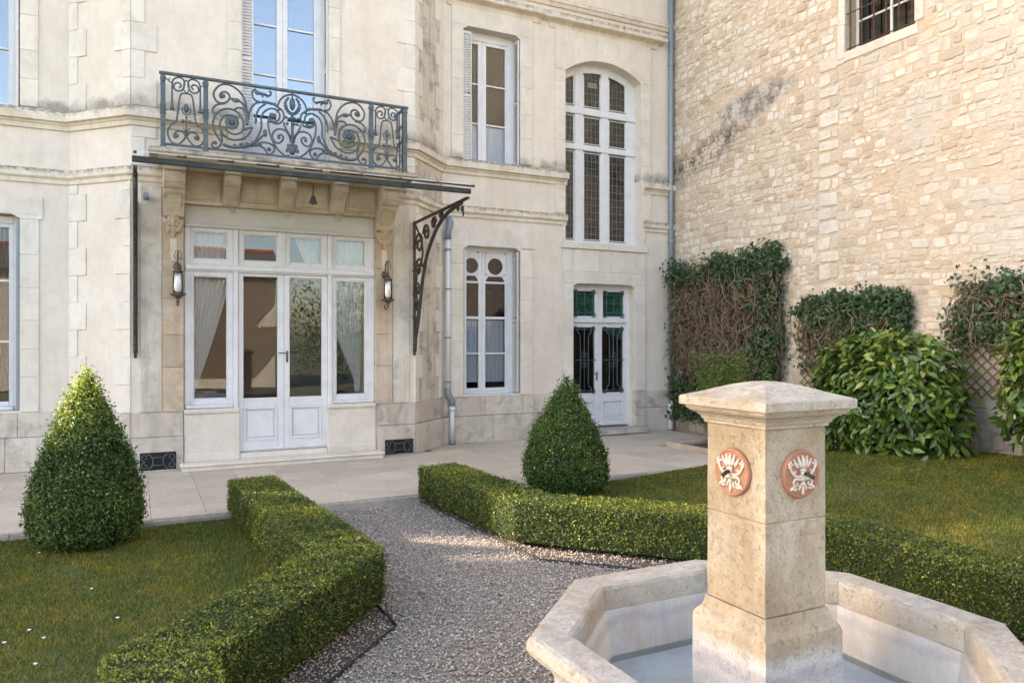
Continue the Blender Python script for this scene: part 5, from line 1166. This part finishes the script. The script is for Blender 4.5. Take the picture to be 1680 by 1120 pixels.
# ================================================================== RUBBLE WALL
rw=thing('rubble_wall','tall pale rubble-stone wall with warm mortar beside the mansion','wall',(XW,8,0))
WY0,WY1,WZ0,WZ1=6.556,7.655,5.945,7.25
Y1w=YB+.3; Y0w=-2.0; L=Y1w-Y0w
core=wall('wall_core',(XW,Y1w),(0,-1),L,-.2,11.5,[(Y1w-WY1,Y1w-WY0,WZ0,WZ1)],'mortar',.55,rw)
stones=[]; rd=random.Random(5)
def add_stone(yc,zc,w_,h_,dep,rv,round_=.3):
    n=10; pts=[]
    for k in range(n):
        a=2*math.pi*(k+.5)/n; ca,sa=math.cos(a),math.sin(a); e=round_*rd.uniform(.8,2.0)
        px=math.copysign(abs(ca)**e,ca)*w_/2*rd.uniform(.80,1.04); pz=math.copysign(abs(sa)**e,sa)*h_/2*rd.uniform(.80,1.04); pts.append((px,pz))
    sh=rd.uniform(-.06,.06)
    vs=[(XW+.01,yc+px,zc+pz+sh*px) for px,pz in pts]+[(XW-dep*.7,yc+px*.97,zc+pz*.95+sh*px) for px,pz in pts]+[(XW-dep-rd.uniform(0,.004),yc+px*.86,zc+pz*.78+sh*px) for px,pz in pts]
    fs=[(k,(k+1)%n,n+(k+1)%n,n+k) for k in range(n)]+[(n+k,n+(k+1)%n,2*n+(k+1)%n,2*n+k) for k in range(n)]+[tuple(2*n+k for k in range(n))]
    f=S_*XW+C_*yc; u=840+F*(C_*XW-S_*yc)/f; v=560-F*(zc-HC)/f
    vis=yc>3 and -20<u<1700 and -20<v<760 and not(1100<u<1300 and v>410)
    stones.append((w_*h_/f**2*abs(XW/f) if vis else 0,vs,fs,rv))
z=.02; row=0
big=lambda y,z:(7.75<y<8.15 and z<5.9)
while z<10.2:
    h=rd.choice((.055,.065,.08,.095,.11,.14)) if z>1.2 else rd.choice((.12,.15,.19))
    if 5.2<z<6.3 or rd.random()<.1: h*=1.1
    y=YB+.02+rd.uniform(0,.1)
    while y>.3:
        w_=rd.choice((rd.uniform(.06,.13),rd.uniform(.10,.20),rd.uniform(.14,.30)))*(1.2 if h>.13 else 1); yc=y-w_/2; zc=z+h/2+.03*math.sin(yc*1.7+z*.8)+rd.gauss(0,.012)
        mort=rd.uniform(.004,.016)+.012*(rd.random()<.25)
        inwin=WY0-.17<yc<WY1+.17 and WZ0-.12<zc<WZ1+.2
        skip=rd.random()<.02 or inwin or (5.0<yc<7.2 and 3.0<zc<4.6 and rd.random()<.25) or (8.2<yc<10.6 and abs(zc-5.75-.05*yc+.45)<.26 and rd.random()<.6)
        if not skip and not big(yc,zc):
            sc_=rd.uniform(.80,1.18); add_stone(yc,zc,(w_-mort)*rd.uniform(.88,1.04),(h-mort*.7)*sc_,rd.choice((.003,.004,.006,.010)),rd.random())
        y-=w_
    z+=h; row+=1
z=.1; k=0
while z<5.8:      # old corner stones embedded in the wall
    h=rd.uniform(.16,.27); w_=.40 if k%2 else .25; add_stone(8.15-w_/2-.005,z+h/2,w_-.02,h-.02,.016,rd.uniform(.5,1),.22)
    if w_<.3: add_stone(8.15-w_-.07,z+h/2,.12,h-.03,.012,rd.random(),.3)
    z+=h; k+=1
for a,b,c,d in ((WY1,WY1+.13,5.85,6.35),(WY1,WY1+.11,6.355,7.25),(WY0-.13,WY0,5.97,6.6),(WY0-.11,WY0,6.605,7.25),(WY0-.05,WY1+.02,5.80,5.94),(WY0-.15,WY1+.15,7.255,7.5)):
    stones.append((9,MB().cbox(XW-.02,XW+.1,a,b,c,d,.008,None,.003).v,MB().cbox(XW-.02,XW+.1,a,b,c,d,.008).f,.9))
stones.sort(key=lambda s:-s[0])
def stone_obj(s):
    o=MB().add(s[1],s[2]).build('wall_stone','rubble',core)
    at=o.data.attributes.new('rnd','FLOAT','POINT'); at.data.foreach_set('value',[s[3]]*len(s[1]))
for s in stones[:290]: stone_obj(s)
mb=MB(); rv=[]
for s in stones[290:]: mb.add(s[1],s[2]); rv+=[s[3]]*len(s[1])
o=mb.build('small_stones','rubble',core,kind='stuff'); at=o.data.attributes.new('rnd','FLOAT','POINT'); at.data.foreach_set('value',rv)
# barred window high in the wall
wf=MB(); xw=XW+.22
for a,b,c,d in ((WY0,WY0+.05,WZ0,WZ1),(WY1-.05,WY1,WZ0,WZ1),(WY0+.05,WY1-.05,WZ0,WZ0+.05),(WY0+.05,WY1-.05,WZ1-.05,WZ1),(7.05,7.09,WZ0+.05,WZ1-.05),(WY0+.05,7.05,6.40,6.43),(7.09,WY1-.05,6.40,6.43)): wf.cbox(xw,xw+.05,a,b,c,d,.004)
win=wf.build('barred_window','grey_paint',rw); MB().box(xw+.02,xw+.026,WY0,WY1,WZ0,WZ1).build('pane','glass_leaded',win)
MB().box(XW+.6,XW+2,WY0-.5,WY1+.5,WZ0-.5,WZ1+.5).build('interior_wall','interior',rw)
for k in range(6):
    yy=WY0+.06+k*(WY1-WY0-.12)/5; MB().tube([(XW+.03,yy,WZ0-.06),(XW+.03,yy,WZ1+.02)],.011,6).build('iron_bar','rust',win)
for zz in (WZ0+.04,6.50): MB().tube([(XW+.03,WY0,zz),(XW+.03,WY1,zz)],.010,6).build('iron_bar','rust',win)

# ================================================================== CLIMBERS, LAURELS, SHRUB
def bump(u,seed): return .5*math.sin(u*9+seed)+.5*math.sin(u*23+seed*2)
def climber(label,y0,y1,z0,z1,leafy,nleaf,ntwig,seed,slats=True,z_slat=None,ndry=0):
    r=np.random.default_rng(seed); rdm=random.Random(seed)
    root=thing('wall_climber',label,'climber',(XW-.1,(y0+y1)/2,z0),'climbers on trellis panels')
    zb=z_slat if z_slat is not None else z0
    if slats:
        n=int((y1-y0)/.13)
        for i in range(-int((z1-zb)/.13),n+1):
            for sg in (0,1):
                a=y0+i*.13; p=[]
                for zz in (zb,z1-.1):
                    p.append((a+(zz-zb),zz) if sg==0 else (a+(z1-.1-zz),zz))
                (ya,za),(yb,zc)=p
                # clip to y range
                def clip(ya,za,yb,zc):
                    out=[]
                    for (p0,q0),(p1,q1) in (((ya,za),(yb,zc)),):
                        t0,t1=0,1
                        for lim,sgn in ((y0,1),(y1,-1)):
                            d0=(p0-lim)*sgn; d1=(p1-lim)*sgn
                            if d0<0 and d1<0: return None
                            if d0<0: t0=max(t0,d0/(d0-d1))
                            if d1<0: t1=min(t1,d0/(d0-d1))
                        if t1-t0<.03: return None
                        return (p0+(p1-p0)*t0,q0+(q1-q0)*t0,p0+(p1-p0)*t1,q0+(q1-q0)*t1)
                c=clip(ya,za,yb,zc)
                if c:
                    xx=XW-.045-.012*sg; dy=.012
                    MB().add([(xx-.005,c[0]-dy,c[1]),(xx+.005,c[0]-dy,c[1]),(xx+.005,c[0]+dy,c[1]),(xx-.005,c[0]+dy,c[1]),(xx-.005,c[2]-dy,c[3]),(xx+.005,c[2]-dy,c[3]),(xx+.005,c[2]+dy,c[3]),(xx-.005,c[2]+dy,c[3])],[(0,3,2,1),(4,5,6,7),(0,1,5,4),(1,2,6,5),(2,3,7,6),(3,0,4,7)]).build('slat','timber',root)
    mb=MB(); rv=[]
    for i in range(ntwig):
        yy=rdm.uniform(y0+.05,y1-.05); uu=(yy-y0)/(y1-y0); zz=rdm.uniform(z0+.4*(z1-z0),z1-.12-.18*abs(bump(uu,seed))-.3*max(0,abs(uu-.5)-.35)); pts=[]; a=rdm.uniform(-1.2,1.2); x=XW-rdm.uniform(.05,.16 if ntwig<150 else .30)
        n=rdm.randint(6,11); st=rdm.uniform(.05,.11)
        for j in range(n):
            pts.append((min(x,XW-.03),yy,max(zz,z0))); a+=rdm.gauss(0,.5); a*=.93
            yy+=math.sin(a)*st; zz-=math.cos(a)*st*(1 if rdm.random()<.93 else -.6); x+=rdm.gauss(-.004,.022); yy=min(max(yy,y0),y1)
        th=rdm.uniform(.004,.0095); n0=len(mb.v); mb.tube(pts,[th*(1-.6*j/n) for j in range(n)],4); rv+=[rdm.random()]*(len(mb.v)-n0)
    if ntwig:
        o=mb.build('stems','vine',root,kind='stuff'); at=o.data.attributes.new('rnd','FLOAT','POINT'); at.data.foreach_set('value',rv)
    if ndry:      # dead brown leaves caught deep in the tangle
        P=np.stack([XW-.03-np.abs(r.normal(0,.06,ndry)),r.uniform(y0+.03,y1-.03,ndry),r.uniform(z0,z1-.05,ndry)],1)
        P=P[[(.03+.05*abs(bump(v_,seed)))<u_<(.97-.05*abs(bump(v_,seed+1))) and v_<.93-.12*abs(bump(u_,seed+2)) for u_,v_ in zip((P[:,1]-y0)/(y1-y0),(P[:,2]-z0)/(z1-z0))]]; ndry=len(P)
        scatter('dead_leaves',*IVY,P,frames(np.array([[-1.,0,.2]])+r.normal(size=(ndry,3))*.6),np.repeat(r.uniform(.05,.11,ndry)[:,None],3,1),'dead_leaf',root,r.random(ndry))
    P=[]
    while len(P)<nleaf:
        yy=r.uniform(y0-.08,y1+.08); zz=r.uniform(z0,z1+.08); u=(yy-y0)/(y1-y0); v=(zz-z0)/(z1-z0)
        d=leafy(u,v)
        if r.random()<d: P.append((XW-.05-min(.24,abs(r.normal(0,.15)))*(.6+.5*d),yy+float(np.clip(r.normal(0,.03),-.05,.05)),zz+r.normal(0,.04)))
    P=np.array(P); k=len(P)
    R=frames(np.array([[-.9,0,.35]])+r.normal(size=(k,3))*.5,lead=np.array([[0,0,-1.]])+r.normal(size=(k,3))*.5); s=r.uniform(.05,.095,k)
    scatter('leaves',*IVY,P,R,np.repeat(s[:,None],3,1),'ivy',root,np.clip(r.normal(.5,.25,k),0,1))
    return root
def bump(u,seed): return .5*math.sin(u*9+seed)+.5*math.sin(u*23+seed*2)
climber('tall climber of tangled bare brown stems with dark leaves framing it, beside the zinc downpipe',8.72,11.42,.25,3.22,
        lambda u,v:(.95 if .84+.06*bump(u*1.3,1)<v<.98+.05*bump(u*.8,5) else 0)+(.9 if .02+.03*bump(v,6)<u<.20+.07*bump(v,2) and v>.2 else 0)+(.35 if u>.93 else 0)+(.35 if v<.25 else .05),7500,900,31,False,None,6500)
climber('low dark green climber on a wooden lattice above the big laurel',6.62,8.45,1.25,2.46,
        lambda u,v:(.9 if v>.45+.35*max(0,u-.55)*2+.08*bump(u,3) and v<.80+.20*math.sin(u*2.6+.5)+.06*bump(u,7) else .08*(v<.85)),3600,160,47,True,.55,700)
climber('ragged climber with bare twigs high on the rubble wall behind the outer laurel',4.2,5.95,1.62,2.55,
        lambda u,v:(.8 if v>.12+.3*(1-u)**2+.1*bump(u,4) and v<.72+.25*math.sin(u*2.6+.5)-.25*max(0,u-.75)*4 else .08),2600,200,53,True,1.0,700)
def laurel(label,cy,cz,ry,rz,rx,cx,n,seed,nobj,zb):
    r=np.random.default_rng(seed); root=thing('laurel_bush',label,'shrub',(cx,cy,zb),'laurels against the rubble wall')
    d=unit(r.normal(size=(n*4,3))); e=3.4; q=d/((np.abs(d)**e).sum(1,keepdims=True)**(1/e)); 
    rad=r.uniform(.45,1.0,len(q))**.6; rad*=1+.14*noise2(q,3,seed)
    P=q*rad[:,None]*np.array([rx,ry,rz])+np.array([cx,cy,cz]); m=(P[:,0]<XW-.06)&(P[:,2]>zb+.02)&(q[:,0]<.55); P=P[m][:n]; q=q[m][:n]; k=len(P)
    Nn=q*.7+r.normal(size=(k,3))*.45+np.array([0,0,.45]); lead=q*.5+np.array([0,0,-.35])+r.normal(size=(k,3))*.7
    R=frames(Nn,lead=lead); s=r.uniform(.09,.17,k); rv=np.clip(.45+.3*r.normal(size=k)*.7+.18*noise2(P,3,seed+1)+.15*(P[:,2]-cz)/rz,0,1)
    # the leaves showing largest become single parts
    f=S_*P[:,0]+C_*P[:,1]; facing=np.abs((R[:,:,2]*unit(np.array([0,0,HC])-P)).sum(1)); front=-q[:,0]*1.2-q[:,1]*.7+q[:,2]*.4
    order=np.argsort(-(s/f*facing*np.clip(front,.05,2))); ind=order[:nobj]; rest=order[nobj:]
    meshes=[]
    for b in range(8):
        me=bpy.data.meshes.new('leaf'); me.from_pydata([tuple(p) for p in LEAF8[0]],[],LEAF8[1]); at=me.attributes.new('rnd','FLOAT','POINT'); at.data.foreach_set('value',[(b+.5)/8]*8); me.materials.append(M['laurel']); meshes.append(me)
    base=np.array(wl(root))
    for i in ind:
        o=bpy.data.objects.new('leaf',meshes[min(7,int(rv[i]*8))]); col.objects.link(o); o.parent=root
        mt=Matrix([[*(R[i,a]*s[i]),(P[i]-base)[a]] for a in range(3)]+[[0,0,0,1]]); o.matrix_local=mt
    scatter('foliage',*LEAF8,P[rest],R[rest],np.repeat(s[rest][:,None],3,1),'laurel',root,rv[rest])
    mb=MB()
    for _ in range(16):
        a=r.uniform(0,6.28); ex=cx+rx*.7*math.cos(a); ey=cy+ry*.8*math.sin(a); mb.tube([(cx+.1*math.cos(a),cy+.3*math.sin(a),zb-.03),((cx+ex)/2,(cy+ey)/2,cz-.2*rz),(min(ex,XW-.1),ey,cz+rz*r.uniform(.2,.8))],[.02,.014,.006],5)
    mb.build('branches','bark',root)
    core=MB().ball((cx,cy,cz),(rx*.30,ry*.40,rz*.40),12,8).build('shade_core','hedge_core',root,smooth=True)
    return root
laurel('big rounded laurel with large glossy leaves between two climbers at the rubble wall',6.44,.96,.98,.86,.56,8.62,5000,61,300,.16)
laurel('outer laurel with pale yellow-green leaves at the end of the lawn by the rubble wall',4.16,1.28,.74,.80,.55,8.55,3000,67,240,.30)
def shrub(label,cx,cy,z0,n,seed):
    r=np.random.default_rng(seed); root=thing('loose_shrub',label,'shrub',(cx,cy,z0)); mb=MB(); P=[];N_=[]
    for i in range(46):
        a=r.uniform(0,6.28); rr=r.uniform(.1,.75); L=r.uniform(.75,1.5)
        bx,by=cx+.2*math.cos(a),cy+.35*math.sin(a); ex,ey=min(cx+.55*rr*math.cos(a),XW-.12),cy+1.35*rr*math.sin(a)
        pts=[Vector((bx,by,z0)),Vector(((bx*.5+ex*.5),(by*.5+ey*.5),z0+L*.5)),Vector((ex,ey,z0+L))]; sp=smooth_path(pts,6); mb.tube(sp,[.009*(1-.7*j/len(sp)) for j in range(len(sp))],5)
        for p in sp[3:]:
            k=int(n/46/10)
            for _ in range(k): P.append(np.array(p)+r.normal(size=3)*np.array([.05,.06,.06])); N_.append(r.normal(size=3)*.7+np.array([-.3,-.3,.7]))
    mb.build('branches','bark',root); P=np.array(P); k=len(P); P[:,0]=np.minimum(P[:,0],XW-.05)
    scatter('foliage',*LEAF8,P,frames(np.array(N_)),np.repeat(r.uniform(.035,.065,k)[:,None],3,1),'shrub',root,np.clip(r.normal(.5,.25,k),0,1))
shrub('loose light green shrub with thin upright twigs in the brown-edged bed',8.45,9.15,.02,9000,71)

# ================================================================== UNSEEN SUN SCREENS, THEN WHAT THE GLASS REFLECTS (behind the viewer)
an=thing('sun_screen_wall','unseen stucco wall added beyond the mansion, its dip letting a sunbeam through','wall',(-9,YB+.2,0))
prof_=[(-12.0,0),(-5.85,0),(-5.85,7.6),(-7.30,7.6),(-7.32,3.9),(-8.25,4.35),(-9.2,4.8),(-9.22,7.6),(-12.0,7.6)]  # unseen wall added to block sun, its dip lets a beam reach the cone
MB().prism(prof_,lambda a,b,k:(a,YB+(0 if k==0 else .3),b)).build('wall','stucco',an); MB().cbox(-9.4,-8.6,YB-.03,YB-.004,0,2.1,.01).build('door','timber',an)
for i in range(9):      # unseen cypress row added to shade the fountain and lawn
    cx_=-12.6-.95*i; cy_=YB+.4+.25*math.sin(i*2.1); hh=14.6+.7*math.sin(i*1.7)
    cy=thing('shade_cypress','unseen tall dark cypress added in a row to shade the garden','tree',(cx_,cy_,-.1),'unseen cypress row added for shade')
    pr=[(.10,.0),(.12,.5),(.55,.8),(.80,2.2),(.80,hh*.5),(.62,hh*.8),(.04,hh)]
    MB().lathe([(.12,-.15),(.11,.9)],(cx_,cy_,0),8).build('trunk','bark',cy)
    co=MB().lathe([(a*.9,b) for a,b in pr[2:]],(cx_,cy_,0),12).build('crown_core','hedge_core',cy,smooth=True)
    r=np.random.default_rng(90+i); zz=r.uniform(.8,hh,1500); rr=np.interp(zz,[b for a,b in pr],[a for a,b in pr])*r.uniform(.85,1.12,1500); an_=r.uniform(0,6.283,1500)
    P=np.stack([cx_+rr*np.cos(an_),cy_+rr*np.sin(an_),zz],1)
    scatter('crown',*LEAF8,P,frames(np.stack([np.cos(an_),np.sin(an_),.5+0*an_],1)+r.normal(size=(1500,3))*.4,lead=np.array([[0,0,1.]])),np.repeat(r.uniform(.14,.3,1500)[:,None],3,1),'ivy',cy,r.random(1500))
for i,(px,py) in enumerate(((-8.0,15.6),(-12.2,15.9),(-16.4,15.5))):      # unseen pines added to keep sun off the rubble wall
    pt=thing('shade_pine','unseen umbrella pine added so its high dark crown blocks the sun','tree',(px,py,-.1),'unseen pines added for shade')
    MB().tube([(px,py,-.15),(px+.15,py,5),(px,py,11)],[.32,.24,.14],9).build('trunk','bark',pt)
    MB().ball((px,py,13.6),(2.0,1.3,3.4),14,9).build('crown_core','hedge_core',pt,smooth=True)
    r=np.random.default_rng(120+i); d=unit(r.normal(size=(2600,3))); P=d*(r.uniform(.6,1.12,2600)*(1+.2*noise2(d,3,i)))[:,None]*np.array([2.4,1.7,4.0])+np.array([px,py,13.6])
    scatter('crown',*LEAF8,P,frames(d+r.normal(size=(2600,3))*.6),np.repeat(r.uniform(.2,.4,2600)[:,None],3,1),'ivy',pt,r.random(2600))
oh=thing('garden_house','low cream garden house with slate roof, red ridge and trellised wall across the garden','house',(3,-9,0))
wall('wall',(4.9,-9),(-1,0),15,-.1,4.4,[(4.9,6.1,.1,2.6)],'trim',.3,oh)
MB().add([(-10.4,-8.6,4.35),(5.3,-8.6,4.35),(5.3,-12,5.55),(-10.4,-12,5.55),(-10.4,-15.4,4.35),(5.3,-15.4,4.35)],[(0,1,2,3),(3,2,5,4),(0,3,4),(1,5,2)]).build('roof','slate',oh)
MB().tube([(-10.4,-12,5.57),(5.3,-12,5.57)],.11,8).build('ridge_tiles','ridge',oh)
MB().box(-1.3,0.1,-9.35,-9.31,0,2.7).build('door','timber',oh)
MB().box(-9.9,4.7,-15,-9.32,0,4.3).build('interior_wall','interior',oh)
for i in range(24):
    for sg in (-1,1):
        x=.4+i*.16
        ya,yb=(x,x+1.6*sg)
        MB().tube([(ya,-8.97,.3),(yb,-8.97,2.3)],.017,4).tube([(ya,-8.97,2.3),(yb,-8.97,4.3)],.017,4).build('slat','timber',oh)
tr=thing('evergreen_tree','broad dark evergreen tree beside the garden house across the garden','tree',(8.6,-5.5,-.1))
r=np.random.default_rng(81); d=unit(r.normal(size=(16000,3))); P=d*(r.uniform(.2,1,16000)**.45*(1+.22*noise2(d,3,5)))[:,None]*np.array([4.6,2.0,2.5])+np.array([8.9,-5.5,2.1])
scatter('crown',*LEAF8,P,frames(d+r.normal(size=(16000,3))*.6),np.repeat(r.uniform(.08,.15,16000)[:,None],3,1),'ivy',tr,r.random(16000))
MB().tube([(8.6,-5.5,-.15),(8.65,-5.5,1.0),(8.5,-5.4,2.6)],[.24,.18,.08],9).build('trunk','bark',tr)
print('objects',len(bpy.data.objects),'tris',sum(sum(len(p.vertices)-2 for p in m.polygons) if len(m.polygons)<60000 else len(m.polygons) for m in bpy.data.meshes))
